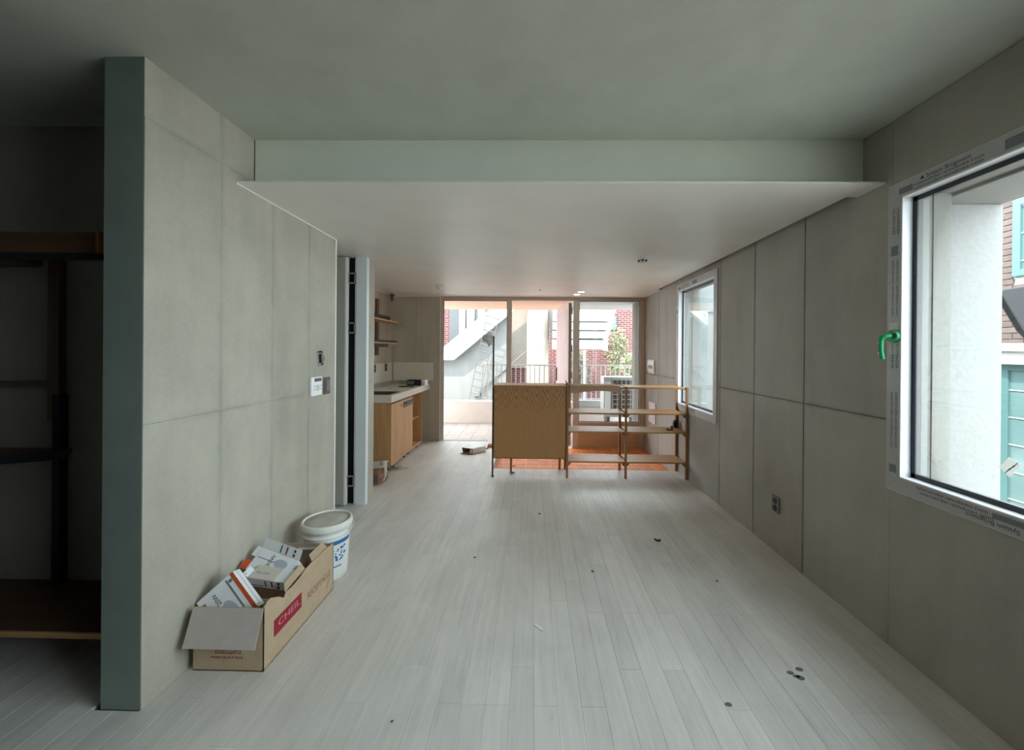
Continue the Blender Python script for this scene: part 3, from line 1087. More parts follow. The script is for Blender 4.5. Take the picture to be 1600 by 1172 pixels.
for (a0, a1, b0, b1) in ((hx0, hx0 + 0.006, hy0, hy1), (hx1 - 0.006, hx1, hy0, hy1), (hx0, hx1, hy0, hy0 + 0.006), (hx0, hx1, hy1 - 0.006, hy1)):
    b.box(a0, a1, b0, b1, 0.884, 0.940)
sk_ = b.build('sink', m_sink, ct)
B(-2.330, -2.308, 4.70, 6.450, t1, 1.000).build('upstand', simple('upstand_grey', (168, 164, 152), 0.5, 0.04, 20), ct, 0.001)
B(-2.308, -1.700, 6.428, 6.450, t1, 1.000).build('upstand', MATS['upstand_grey'], ct, 0.001)
MB().cyl((-2.04, 5.58, t1), (-2.04, 5.58, t1 + 0.002), 0.022, n=16).build('tap_hole', m_blackhole, ct)
MB().lathe([(0.13, 0.0), (0.13, 0.006), (0.12, 0.008), (0.11, 0.004)], (-2.12, 5.86, t1), 28).build('hob_ring', m_off_pl, ct)
sp = B(-2.300, -1.638, 6.440, 6.450, 1.000, 1.296).build('splashback', m_splash, None, 0.001)
tag(sp, 'cream splashback panel on the frontal kitchen wall', 'splashback')
sp = B(-2.3295, -2.320, 4.70, 6.43, 1.000, 1.293).build('splashback', m_splash, None, 0.001)
tag(sp, 'cream splashback panel with outlets on the kitchen side wall', 'splashback')
tr_ = thing('tray', 'dark green tray on the countertop', 'tray', (-1.87, 5.86, t1))
MB().hexa((-1.985, 5.79, t1 + 0.001), (0.215, 0.02, 0), (-0.02, 0.12, 0), (0, 0, 0.006)).build('base', m_tray, tr_)
MB().hexa((-1.985, 5.79, t1 + 0.007), (0.215, 0.02, 0), (0, 0.008, 0), (0, 0, 0.012)).build('rim', m_tray, tr_)
kb = thing('carton', 'small black carton with a white end, on the kitchen countertop', 'box', (-1.82, 6.10, t1))
MB().hexa((-1.965, 6.10, t1), (0.24, -0.02, 0), (0.01, 0.14, 0), (0, 0, 0.085)).build('body', m_black, kb, 0.002)
MB().hexa((-1.731, 6.079, t1 + 0.001), (0.058, -0.005, 0), (0.01, 0.142, 0), (0, 0, 0.085)).build('end_face', m_box_w, kb, 0.001)
MB().hexa((-1.955, 6.098, t1 + 0.02), (0.11, -0.009, 0), (0, -0.002, 0), (0, 0, 0.05)).build('print_block', m_ink_g, kb)
text('U', 0.062, (-1.720, 6.074, t1 + 0.020), (0.058, -0.005, 0), (0, 0, 1), m_ink, kb, lift=0.002)

# wall post with two shelves
wp = thing('wall_shelf', 'wooden wall post carrying two short shelves above the counter', 'shelf', (-2.31, 5.79, 1.42))
B(-2.330, -2.306, 5.745, 5.838, 1.420, 2.262).build('post', m_walnut_z, wp, 0.001)
for (z, ya, yb) in ((1.915, 4.98, 6.06), (1.590, 4.98, 5.99)):
    B(-2.306, -2.085, ya, yb, z, z + 0.018).build('shelf', m_oak_ky, wp, 0.001)
    B(-2.306, -2.200, 5.755, 5.828, z + 0.018, z + 0.055).build('bracket', m_oak_z, wp, 0.002)
B(-2.290, -2.084, 4.99, 5.69, 1.933, 1.985).build('lining', m_black, wp, 0.001)
B(-2.300, -2.083, 4.99, 5.98, 1.608, 1.640).build('lining', m_black, wp, 0.001)
B(-2.300, -2.088, 4.99, 5.63, 1.542, 1.590).build('under_box', m_black, wp, 0.002)
# loose cables at the ceiling
cw = thing('cable_bundle', 'bundle of loose cream wires hanging from a ceiling conduit', 'cable', (-2.25, 6.20, 1.60))
MB().cyl((-2.25, 6.22, SOF), (-2.25, 6.22, SOF - 0.030), 0.035, n=14).cyl((-2.25, 6.22, SOF - 0.030), (-2.25, 6.22, SOF - 0.11), 0.022, n=14).build('conduit', m_conduit, cw)
for i in range(7):
    rng = random.Random(40 + i)
    ex, ez = -2.34 + 0.040 * i + 0.10, 1.93 - 0.05 * rng.random() - (0.14 if i % 3 == 1 else 0)
    ey = 6.18 - 0.12 * rng.random()
    MB().tube([(-2.25 + 0.004 * (i - 3), 6.22, SOF - 0.10), (-2.265 + 0.008 * i, 6.21, 2.15), (-2.28 + 0.02 * i, 6.19, 2.02), (-2.26 + 0.03 * i, 6.17, 1.97), (ex + 0.05, ey, ez)], 0.0042, 6).build('wire', m_wire, cw)

# ---- alcove furniture
wd = thing('wardrobe_frame', 'unfinished dark wooden wardrobe frame in the unlit alcove', 'wardrobe', (-2.5, 1.9, 0.2))
MB().prism([(-3.28, 1.690, 1.918), (-1.912, 1.690, 1.918), (-1.912, 1.760, 1.918), (-2.50, 1.790, 1.918), (-2.56, 2.00, 1.918), (-3.28, 2.06, 1.918)], (0, 0, 0.092)).build('header', m_walnut, wd, 0.002)
B(-1.922, -1.906, 1.684, 1.76, 1.916, 2.012).build('lit_end_tone', m_oak_z, wd, 0.001)  # paler wood colour paints the light on the header's end
B(-3.28, -1.908, 1.690, 1.715, 1.888, 1.917).build('rail', m_black, wd, 0.001)
B(-2.598, -2.534, 2.050, 2.083, 1.105, 1.980).build('post', m_walnut_z, wd, 0.002)
B(-2.558, -2.516, 2.040, 2.080, 0.232, 1.246).build('post', m_black, wd, 0.002)
B(-3.28, -2.590, 2.050, 2.083, 1.285, 1.315).build('cross_bar', m_walnut, wd, 0.002)
MB().prism([(-3.28, 2.083, 0.925), (-2.50, 2.083, 0.925), (-2.46, 2.015, 0.925), (-3.05, 1.72, 0.925), (-3.28, 1.72, 0.925)], (0, 0, 0.026)).build('shelf', m_walnut, wd, 0.001)
MB().prism([(-3.05, 1.715, 0.910), (-2.455, 2.013, 0.910), (-2.462, 2.022, 0.910), (-3.06, 1.724, 0.910)], (0, 0, 0.044)).build('shelf_edge', m_black, wd)
B(-3.28, -1.78, 1.700, 2.083, 0.205, 0.234).build('platform', m_walnut, wd, 0.001)
B(-3.28, -1.78, 1.690, 1.700, 0.212, 0.236).build('platform_edge', m_oak_x, wd, 0.001)
for x_ in (-3.2, -2.4):
    B(x_, x_ + 0.04, 2.04, 2.08, 0.0, 0.205).build('leg', m_walnut_z, wd)
B(-2.05, -2.03, 2.07, 2.083, 0.0, 0.205).build('leg', m_walnut_z, wd)

# ================================================================== BUCKET AND CARTON
bk = thing('bucket', 'white plastic bucket with a dusty lid behind the carton', 'bucket', (-1.362, 2.590, 0))
c = (-1.362, 2.590, 0)
MB().lathe([(0.118, 0.0), (0.124, 0.004), (0.128, 0.06), (0.140, 0.29), (0.141, 0.318)], c, 48).build('body', m_bucket, bk)
ring = MB().lathe([(0.1435, 0.285), (0.150, 0.288), (0.150, 0.296), (0.146, 0.300), (0.146, 0.322), (0.155, 0.325), (0.157, 0.340), (0.155, 0.362), (0.151, 0.370), (0.144, 0.371), (0.140, 0.366), (0.139, 0.360)], c, 48)
lid = ring.build('lid', m_bucket, bk)
LOC[lid.name] = LOC[bk.name]
MB().lathe([(0.139, 0.3595), (0.1385, 0.361), (0.06, 0.3612)], c, 40).build('lid_top', m_lid, lid)


def on_bucket(ang, z, dr=0.0012):
    r = 0.128 + (z - 0.06) / 0.23 * 0.012 + dr
    a_ = math.radians(ang)
    return (c[0] + r * math.cos(a_), c[1] + r * math.sin(a_), z)


def bucket_patch(a0, a1, z0, z1, mat, name, n=8):
    b = MB()
    vs = []
    for i in range(n + 1):
        t = a0 + (a1 - a0) * i / n
        vs += [on_bucket(t, z0), on_bucket(t, z1)]
    b.add(vs, [(2 * i, 2 * i + 2, 2 * i + 3, 2 * i + 1) for i in range(n)])
    return b.build(name, mat, bk)


bucket_patch(-72, 8, 0.236, 0.262, m_blue, 'print_band')
rng = random.Random(3)
pb = MB()
for i in range(34):
    t = -52 + 40 * rng.random()
    z = 0.125 + 0.085 * rng.random()
    wv, hv = 2 + 5 * rng.random(), 0.004 + 0.010 * rng.random()
    pb.add([on_bucket(t, z), on_bucket(t + wv, z), on_bucket(t + wv, z + hv), on_bucket(t, z + hv)], [(0, 1, 2, 3)])
pb.build('print_marks', m_blue, bk)
bucket_patch(-46, -22, 0.088, 0.096, m_blue, 'print_line')
e_ = Vector(on_bucket(-8, 0.292, 0.014))
MB().cyl(Vector(on_bucket(-8, 0.292)), e_, 0.010, n=12).build('handle_lug', m_white_pl, bk)
MB().tube([e_, e_ + Vector((0.010, 0.01, 0.012)), e_ + Vector((0.012, 0.05, 0.026)), e_ + Vector((-0.02, 0.12, 0.02)), e_ + Vector((-0.10, 0.165, 0.0)), e_ + Vector((-0.20, 0.16, -0.01))], 0.004, 8).build('handle', m_off_pl, bk)

# ---- the big brown carton
X0, X1, Y0, Y1 = -1.566, -1.235, 1.790, 2.425
bx = thing('cardboard_carton', 'open brown carton with a red logo, full of packaging', 'box', ((X0 + X1) / 2, (Y0 + Y1) / 2, 0))
T = 0.004
B(X0, X1, Y0, Y1, 0.002, 0.006).build('bottom', m_card, bx)
B(X0, X1, Y0, Y0 + T, 0.0, 0.296).build('front_panel', m_card, bx)
B(X0, X1, Y1 - T, Y1, 0.0, 0.285).build('rear_panel', m_card_in, bx)
B(X0, X0 + T, Y0 + T, Y1 - T, 0.0, 0.272).build('side_panel', m_card_in, bx)
edge = [(1.790, 0.300), (1.815, 0.312), (1.838, 0.314), (1.90, 0.282), (1.936, 0.252), (1.946, 0.256), (1.954, 0.272), (1.985, 0.268), (2.03, 0.270), (2.075, 0.276), (2.12, 0.290),
        (2.19, 0.296), (2.26, 0.292), (2.33, 0.296), (2.425, 0.288)]
MB().prism([(X1, 1.790, 0.0), (X1, 2.425, 0.0)] + [(X1, y, z) for (y, z) in reversed(edge)], (-T, 0, 0)).build('side_panel', m_card, bx)
# front flap folded outward, torn side flaps folded inward
MB().hexa((X0 + 0.004, 1.787, 0.298), (0.330, -0.001, 0.0), (0.0, -0.058, -0.150), (0, -0.003, 0.002)).build('flap', m_card_f, bx)
MB().prism([(X1 - 0.006, 1.955, 0.270), (X1 - 0.006, 2.13, 0.292), (X1 - 0.022, 2.12, 0.322), (X1 - 0.026, 1.98, 0.296)], (-0.002, 0, 0.002)).build('flap', m_card, bx)
MB().prism([(X1 - 0.006, 2.20, 0.290), (X1 - 0.006, 2.37, 0.286), (X1 - 0.035, 2.36, 0.322), (X1 - 0.035, 2.22, 0.318)], (-0.002, 0, 0.002)).build('flap', m_card, bx)
text('RECEPTACLE', 0.050, (X1, 2.142, 0.112), (0, 1, 0), (0, 0, 1), m_ink_red, bx, sx=0.84)
lg = B(X1, X1 + 0.0007, 1.862, 2.088, 0.108, 0.188).build('logo', m_logo_red, bx)
LOC[lg.name] = LOC[bx.name]
text('CHEIL', 0.046, (X1 + 0.0008, 1.892, 0.138), (0, 1, 0), (0, 0, 1), simple('print_pale', (206, 150, 150), 0.6, 0.02, 20), lg, sx=1.45)
MB().prism([(X1, 2.34, 0.045), (X1, 2.352, 0.062), (X1, 2.382, 0.115), (X1, 2.362, 0.070)], (0.0007, 0, 0)).build('print_mark', m_ink_red, bx)
rng = random.Random(11)
for (z, n_, w_, x0_) in ((0.094, 15, 0.126, -1.463), (0.081, 15, 0.126, -1.463), (0.060, 17, 0.150, -1.481)):
    lb = MB()
    for i in range(n_):
        xx = x0_ + w_ * i / n_
        cw_ = w_ / n_ * 0.78
        for k in range(3):
            if rng.random() < 0.8:
                lb.box(xx, xx + cw_ * (0.4 + 0.6 * rng.random()), Y0 - 0.0007, Y0, z + 0.0035 * k, z + 0.0035 * k + 0.0018)
        if rng.random() < 0.8:
            lb.box(xx + cw_ * 0.7, xx + cw_ * 0.9, Y0 - 0.0007, Y0, z, z + 0.010)
    lb.build('small_print', m_ink_red, bx)


def basis(p, a_, b_):
    """orthonormal u (towards a_), v (towards b_) and w = u x v at corner p"""
    p, a_, b_ = Vector(p), Vector(a_), Vector(b_)
    u = (a_ - p).normalized()
    v = b_ - p
    v = (v - u * v.dot(u)).normalized()
    return p, u, v, u.cross(v)


# lamp carton standing on its corner at the front
la = thing('lamp_carton', 'white 20W lamp carton tilted at the front of the brown box', 'box', (-1.42, 1.90, 0.2), 'lamp cartons in the brown box')
p, u, v, w = basis((-1.457, 1.885, 0.410), (-1.593, 1.835, 0.283), (-1.281, 1.862, 0.288))
if w.z < 0:
    w = -w
SZ, TH = 0.202, 0.056
MB().hexa(p, u * 0.192, v * SZ * 1.06, -w * TH).build('body', m_box_w, la, 0.001)


def sticker(parent, p, u, v, w, rects, mat, name):
    for (a0, a1, b0, b1) in rects:
        MB().hexa(p + u * a0 + v * b0 + w * 0.0001, u * (a1 - a0), v * (b1 - b0), w * 0.0006).build(name, mat, parent)


sticker(la, p, u, v, w, [(0.0, 0.018, 0.0, SZ * 1.06)], m_orange, 'print_band')
sticker(la, p, u, v, w, [(0.040, 0.048, 0.012, 0.17)], m_ink_g, 'print_line')
sticker(la, p, u, v, w, [(0.020, 0.038, 0.020, 0.034), (0.165, 0.18, 0.03, 0.045)], m_ink_g, 'print_mark')
lens_ = MB()
cc = p + u * 0.094 + v * 0.150 + w * 0.0008
lens_.add([cc + u * (0.032 * math.cos(i * math.pi / 12)) + v * (0.062 * math.sin(i * math.pi / 12)) for i in range(24)], [tuple(range(24))])
lens_.build('print_lamp', simple('print_lamp_grey', (176, 186, 200), 0.5, 0.03, 20), la)
text('20W', 0.030, p + u * 0.108 + v * 0.086 + w * 0.0004, -v, u if (-v).cross(u).dot(w) > 0 else -u, m_ink, la, align='LEFT')
q = p - w * 0.012 + u * -0.0007
sticker(la, p - w * 0.0265, v, w, -u, [(0.004, SZ * 1.0, -0.002, 0.0)], m_ink_g, 'fold_line')

# second lamp carton, at the back of the heap, end flap open
lb_ = thing('lamp_carton', 'bluish 20W lamp carton with open end flaps, topmost in the brown box', 'box', (-1.42, 2.15, 0.25), 'lamp cartons in the brown box')
p, u, v, w = basis((-1.520, 2.190, 0.372), (-1.268, 2.135, 0.328), (-1.505, 2.105, 0.305))
L1, D1 = 0.250, 0.120
if w.z < 0:
    w = -w
MB().hexa(p, u * L1, v * D1, -w * 0.055).build('body', m_box_w, lb_, 0.001)
sticker(lb_, p, u, v, w, [(0.015, 0.165, 0.045, 0.049), (0.17, 0.24, 0.09, 0.096)], m_ink_g, 'print_line')
lens_ = MB()
cc = p + u * 0.165 + v * 0.045 + w * 0.0008
lens_.add([cc + u * (0.042 * math.cos(i * math.pi / 12)) + v * (0.022 * math.sin(i * math.pi / 12)) for i in range(24)], [tuple(range(24))])
lens_.build('print_lamp', MATS['print_lamp_grey'], lb_)
text('20W', 0.030, p + u * 0.110 + v * 0.075 + w * 0.0004, -v, -u, m_ink, lb_, align='LEFT')
text('M/E', 0.024, p + u * 0.110 + v * 0.125 + w * 0.0004, -v, -u, m_ink_g, lb_, align='LEFT')
# its rear side strip faces up
s_n = -v
MB().hexa(p - u * 0.0 + s_n * 0.001, u * L1, (w * 0.6 + s_n * 0.8).normalized() * 0.052, w * 0.002).build('side_flap', m_box_w, lb_)
su = (w * 0.6 + s_n * 0.8).normalized()
sn = u.cross(su)
if sn.y > 0:
    sn = -sn
sticker(lb_, p + s_n * 0.0005 + sn * 0.0035, u, su, sn, [(0.118, 0.124, 0.006, 0.046), (0.205, 0.216, 0.008, 0.022), (0.205, 0.216, 0.030, 0.044)], m_ink, 'print_bar')
sticker(lb_, p + s_n * 0.0005 + sn * 0.0035, u, su, sn, [(0.155, 0.163, 0.006, 0.046)], m_ink_red, 'print_bar')
sticker(lb_, p, u, v, w, [(-0.001, 0.001, 0.0, D1)], m_orange, 'print_edge')
MB().hexa(p, -u * 0.030, v * 0.05, w * 0.002).build('end_flap', m_box_w, lb_)
MB().hexa(p + v * 0.075, -u * 0.034 + w * 0.01, v * 0.05, w * 0.002).build('end_flap', m_orange, lb_)

# third lamp carton in the middle
lc = thing('lamp_carton', 'white lamp carton lying in the middle of the heap, strip side forward', 'box', (-1.36, 2.06, 0.22), 'lamp cartons in the brown box')
p, u, v, w = basis((-1.490, 2.030, 0.296), (-1.262, 2.005, 0.284), (-1.500, 2.120, 0.322))
L1, D1 = 0.216, 0.082
if w.z < 0:
    w = -w
MB().hexa(p, u * L1, v * D1, -w * 0.054).build('body', m_box_w, lc, 0.001)
MB().hexa(p + w * 0.0003, u * 0.15, v * 0.082, w * 0.0008).build('face_print', simple('carton_beige', (214, 206, 194), 0.6, 0.03, 20), lc)
sd_, sw = -w, -v
q = p + sw * 0.0002
sticker(lc, q, u, sd_, sw, [(0.098, 0.104, 0.008, 0.046), (0.172, 0.184, 0.006, 0.022), (0.168, 0.180, 0.030, 0.046)], m_ink, 'print_bar')
sticker(lc, q, u, sd_, sw, [(0.134, 0.142, 0.006, 0.042)], m_ink_red, 'print_bar')
sticker(lc, q, u, sd_, sw, [(0.0, 0.085, 0.041, 0.0445), (L1 - 0.004, L1, 0.0, 0.046)], m_ink_red, 'print_edge')
text('M/E 20W', 0.020, p + u * 0.02 + v * 0.030 + w * 0.0016, u, v if u.cross(v).dot(w) > 0 else -v, m_ink_g, lc)
MB().hexa(p - u * 0.001, -u * 0.022 + w * 0.02, v * 0.05, w * 0.002).build('end_flap', m_box_w, lc)

# loose cardboard inside
o = MB().hexa((-1.425, 2.215, 0.215), (0.075, 0.05, 0.085), (0.095, -0.02, -0.075), (0.004, -0.006, 0.004)).build('cardboard_scrap', m_card_d)
tag(o, 'dark brown cardboard scrap leaning at the back of the brown box', 'cardboard', 'cardboard scraps in the brown box')
o = MB().hexa((-1.375, 2.11, 0.225), (0.055, 0.03, 0.060), (0.070, -0.03, -0.065), (0.004, -0.006, 0.004)).build('cardboard_scrap', m_card_d)
tag(o, 'greyish brown cardboard scrap right of the middle lamp carton', 'cardboard', 'cardboard scraps in the brown box')
o = MB().hexa((-1.40, 1.93, 0.255), (0.145, -0.01, -0.002), (0.005, -0.045, -0.075), (0, -0.004, 0.003)).build('cardboard_scrap', m_card_in)
tag(o, 'pale grey-brown cardboard scrap below the middle lamp carton', 'cardboard', 'cardboard scraps in the brown box')
o = MB().hexa((-1.552, 2.395, 0.17), (0.295, 0.0, 0.01), (0, 0.012, 0.100), (0, 0.004, 0)).build('cardboard_liner', m_card_in)
tag(o, 'upright cardboard liner against the carton rear end', 'cardboard')
MB().hexa((-1.435, 2.392, 0.258), (0.155, 0.0, 0.006), (0, 0.002, 0.013), (0, -0.003, 0)).build('tape', m_box_w, o)
o = MB().hexa((-1.552, 1.96, 0.28), (0.06, 0.03, 0.012), (-0.004, 0.05, 0.022), (0, 0, 0.004)).build('paper_scrap', m_box_w)
tag(o, 'white paper scrap sticking out between lamp carton and wall', 'paper')
# rubble carton fill keeps the heap up
o = MB().hexa((-1.555, 1.80, 0.008), (0.312, 0, 0), (0, 0.60, 0), (0, 0, 0.13)).build('flat_carton', m_card_d, None, 0.002)
tag(o, 'flattened brown packing at the bottom of the open carton', 'cardboard')

# ================================================================== WALL AND CEILING FITTINGS
th = thing('thermostat', 'white thermostat panel with a dark display on the left wall', 'thermostat', (XL, 2.86, 1.15))
B(XL, XL + 0.018, 2.790, 2.932, 1.158, 1.296).build('body', m_white_pl, th, 0.004)
B(XL + 0.018, XL + 0.0195, 2.826, 2.918, 1.262, 1.286).build('display', m_screen, th)
b = MB().cyl((XL + 0.018, 2.872, 1.215), (XL + 0.0200, 2.872, 1.215), 0.024, n=20)
b.build('dial', m_button, th)
b = MB()
for (y_, z_) in ((2.826, 1.23), (2.826, 1.205), (2.914, 1.23), (2.914, 1.205)):
    B(XL + 0.018, XL + 0.0195, y_ - 0.010, y_ + 0.010, z_ - 0.006, z_ + 0.006).build('button', m_button, th)

sw_ = thing('light_switch', 'dark grey light switch beside the white thermostat', 'switch', (XL, 3.015, 1.15))
B(XL, XL + 0.008, 2.975, 3.068, 1.152, 1.284).build('plate', m_darkgrey, sw_, 0.003)
B(XL + 0.008, XL + 0.015, 3.000, 3.050, 1.176, 1.258).build('rocker', simple('rocker_grey', (112, 104, 100), 0.4, 0.03, 20), sw_, 0.002)
hb = thing('wall_box', 'open cable box hole with black wires above the thermostat', 'cable', (XL, 2.93, 1.37))
b = MB()
prof = [(2.885, 1.485), (2.93, 1.492), (2.97, 1.470), (2.978, 1.42), (2.962, 1.375), (2.91, 1.372), (2.888, 1.40), (2.896, 1.44)]
b.prism([(XL + 0.001, y, z) for (y, z) in prof], (0.0015, 0, 0))
b.build('rough_edge', simple('plaster_grey', (150, 146, 138), 0.9, 0.15, 40), hb)
b = MB().prism([(XL + 0.0026, 2.905, 1.462), (XL + 0.0026, 2.945, 1.470), (XL + 0.0026, 2.950, 1.40), (XL + 0.0026, 2.912, 1.395)], (0.0008, 0, 0))
b.build('opening', m_blackhole, hb)
MB().tube([(XL + 0.004, 2.92, 1.475), (XL + 0.018, 2.945, 1.455), (XL + 0.022, 2.955, 1.43), (XL + 0.016, 2.945, 1.405), (XL + 0.005, 2.925, 1.39)], 0.0045, 8).build('wire', m_steel, hb)
MB().tube([(XL + 0.004, 2.90, 1.48), (XL + 0.02, 2.915, 1.485), (XL + 0.016, 2.93, 1.475)], 0.005, 8).build('wire', m_black, hb)
MB().tube([(XL + 0.004, 2.93, 1.40), (XL + 0.018, 2.945, 1.392), (XL + 0.014, 2.93, 1.383)], 0.005, 8).build('wire', m_black, hb)


def outlet(label, axis_x, sgn, yc, zc, hy=0.045, hz=0.060, group=None):
    t = thing('outlet', label, 'outlet', (axis_x, yc, zc - hz), group)
    x2 = axis_x + sgn * 0.010
    B(min(axis_x, x2), max(axis_x, x2), yc - hy, yc + hy, zc - hz, zc + hz).build('plate', simple('outlet_grey', (122, 118, 112), 0.5, 0.05, 20), t, 0.003)
    for dz in (-0.028, 0.026):
        MB().cyl((x2, yc, zc + dz), (x2 + sgn * 0.002, yc, zc + dz), 0.023, n=18).build('socket', m_socket, t)
    return t


outlet('dark grey double outlet low on the right wall', XR, -1, 2.975, 0.361)
outlet('dark outlet on the cream splashback nearest the hall wall', -2.320, 1, 5.70, 1.225)
outlet('dark outlet on the cream splashback nearest the kitchen corner', -2.320, 1, 6.15, 1.225)
ic = thing('intercom', 'white curved intercom on the right wall beside the glazed front', 'intercom', (XR, 6.05, 1.17))
b = MB()
prof = [(XR, 1.170), (XR - 0.012, 1.172), (XR - 0.024, 1.22), (XR - 0.030, 1.30), (XR - 0.026, 1.372), (XR - 0.010, 1.380), (XR, 1.380)]
b.prism([(x_, 5.895, z_) for (x_, z_) in prof], (0, 0.32, 0))
b.build('body', m_white_pl, ic, 0.002)
MB().prism([(XR - 0.0275, 5.95, 1.245), (XR - 0.0312, 5.95, 1.300), (XR - 0.0302, 5.95, 1.300), (XR - 0.026, 5.95, 1.245)], (0, 0.22, 0)).build('display', m_screen, ic)
B(XR - 0.026, XR - 0.018, 6.02, 6.06, 1.195, 1.212).build('button', m_white_pl, ic)
dp = thing('panel_box', 'pale lilac distribution panel low on the right wall behind shelving', 'panel', (XR, 6.0, 0.41))
B(XR - 0.016, XR, 5.845, 6.165, 0.415, 0.728).build('cover', m_pinkpl, dp, 0.004)
B(XR - 0.022, XR - 0.016, 5.95, 6.05, 0.50, 0.66).build('door', m_white_pl, dp, 0.003)


def detector(name, label, cx, cy, r, dark):
    t = thing(name, label, 'detector', (cx, cy, SOF - 0.055))
    MB().lathe([(r * 0.86, -0.030), (r, -0.024), (r, 0.0)], (cx, cy, SOF), 28).build('base', m_white_pl, t)
    MB().lathe([(r * 0.45, -0.056), (r * 0.62, -0.050), (r * 0.70, -0.030)], (cx, cy, SOF), 24).build('sensor_cage', m_white_pl if not dark else m_off_pl, t)
    if dark:
        b = MB()
        for k in range(6):
            a_ = k * math.pi / 3 + 0.3
            b.cyl((cx + math.cos(a_) * r * 0.70, cy + math.sin(a_) * r * 0.70, SOF - 0.048), (cx + math.cos(a_) * r * 0.70, cy + math.sin(a_) * r * 0.70, SOF - 0.036), 0.010, n=8)
        b.build('vent', m_black, t)
    return t


detector('smoke_detector', 'white smoke detector with dark vents on the lowered ceiling', 1.026, 3.678, 0.052, True)
detector('sensor', 'small white ceiling sensor near the kitchen', -1.282, 5.359, 0.052, False)
for (cx, cy, lb) in ((0.726, 5.86, 'lit recessed downlight nearer the right wall'), (0.69, 6.12, 'lit recessed downlight nearer the glazed front')):
    t = thing('downlight', lb, 'light', (cx, cy, SOF - 0.006))
    MB().lathe([(0.050, -0.004), (0.062, -0.004), (0.064, 0.0)], (cx, cy, SOF), 24).build('ring', m_white_pl, t)
    MB().lathe([(0.046, -0.0055), (0.049, -0.004)], (cx, cy, SOF), 24).build('lens', m_lamp, t)
t = thing('cable_stub', 'tiny grey cable stub on the lowered ceiling before the glazed front', 'cable', (0.108, 5.70, SOF - 0.02))
MB().cyl((0.108, 5.70, SOF), (0.108, 5.70, SOF - 0.006), 0.016, n=12).build('cap', m_darkgrey, t)
t = MB().cyl((1.79, 2.205, SOF + 0.009), (1.79, 2.205, SOF + 0.030), 0.022, 0.016, n=12).tube([(1.79, 2.205, SOF + 0.028), (1.80, 2.205, SOF + 0.042), (1.82, 2.205, SOF + 0.030)], 0.006, 6).build('grommet', m_black)
tag(t, 'black rubber grommet on the ledge at the beam end', 'grommet')

# ================================================================== THINGS ON THE FLOOR
t = thing('torn_carton', 'crushed open white carton lying by the step', 'box', (-0.88, 5.85, 0))
MB().prism([(-1.045, 5.66, 0.002), (-0.86, 5.60, 0.002), (-0.68, 5.82, 0.002), (-0.86, 5.90, 0.002)], (0, 0, 0.004)).build('base', m_card_d, t)
MB().prism([(-1.00, 5.70, 0.075), (-0.85, 5.66, 0.070), (-0.68, 5.83, 0.080), (-0.83, 5.88, 0.085)], (0, 0, 0.004)).build('top', m_box_w, t)
MB().hexa((-0.85, 5.645, 0.006), (0.165, 0.175, 0), (0.0, 0.015, 0.066), (0.003, -0.003, 0)).build('side', m_box_w, t)
MB().hexa((-0.86, 5.64, 0.008), (-0.035, -0.02, 0.012), (0.01, 0.015, 0.055), (0, 0.003, 0)).build('flap', m_card_f, t)
MB().hexa((-1.00, 5.70, 0.006), (0.14, 0.175, 0), (-0.02, 0.0, 0.072), (0.003, -0.003, 0)).build('side', m_card_d, t)
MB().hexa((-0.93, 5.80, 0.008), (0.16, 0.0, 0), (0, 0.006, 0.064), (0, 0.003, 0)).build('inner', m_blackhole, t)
o = MB().prism([(-0.765, 5.90, 0.001), (-0.735, 5.93, 0.001), (-0.66, 5.945, 0.001), (-0.66, 5.955, 0.001), (-0.745, 5.945, 0.001), (-0.775, 5.91, 0.001)], (0, 0, 0.010)).build('cable_tie', m_black)
tag(o, 'black plastic strap scrap on the floor edge behind the torn carton', 'strap')


def sack(cx, cy, rx, ry, h, name, mat):
    b = MB()
    n, m = 18, 7
    vs, fs = [], []
    rng = random.Random(5)
    for j in range(m + 1):
        f = j / m
        rr = (0.92 + 0.16 * math.sin(f * math.pi)) * (1 - 0.45 * max(0, f - 0.55) / 0.45)
        for k in range(n):
            a_ = 2 * math.pi * k / n
            s_ = 1 + 0.06 * math.sin(3 * a_ + 4 * f) + 0.05 * (rng.random() - 0.5)
            e2 = (abs(math.cos(a_)) ** 4 + abs(math.sin(a_)) ** 4) ** -0.25
            vs.append((cx + rx * rr * s_ * e2 * math.cos(a_), cy + ry * rr * s_ * e2 * math.sin(a_), h * f))
    for j in range(m):
        for k in range(n):
            fs.append((j * n + k, j * n + (k + 1) % n, (j + 1) * n + (k + 1) % n, (j + 1) * n + k))
    b.add(vs, fs, 0, True)
    b.add(vs[:n], [tuple(range(n - 1, -1, -1))])
    b.add(vs[-n:], [tuple(range(n))])
    return b


t = thing('cement_sack', 'brown and grey paper sack slumped before the kitchen cabinet', 'sack', (-1.79, 4.44, 0))
sack(-1.765, 4.42, 0.105, 0.14, 0.165, 'body', m_sack).build('body', m_sack, t)
MB().hexa((-1.87, 4.33, 0.155), (0.20, 0.02, 0.02), (0.01, 0.16, 0.03), (0, 0, 0.018)).build('folded_top', m_sack_w, t, 0.006)
MB().tube([(-1.665, 4.36, 0.03), (-1.652, 4.38, 0.09), (-1.655, 4.40, 0.14), (-1.672, 4.42, 0.19), (-1.69, 4.43, 0.225)], [0.012, 0.016, 0.020, 0.026, 0.030], 10).build('torn_edge', m_sack_w, t)
MB().hexa((-1.80, 4.272, 0.03), (0.11, 0.0, 0.0), (0, -0.004, 0.09), (0, 0.006, 0)).build('print_patch', simple('sack_grey', (96, 92, 90), 0.8, 0.1, 20), t)
MB().cyl((-1.83, 4.268, 0.125), (-1.83, 4.280, 0.125), 0.028, n=14).build('print_spot', m_ink, t)
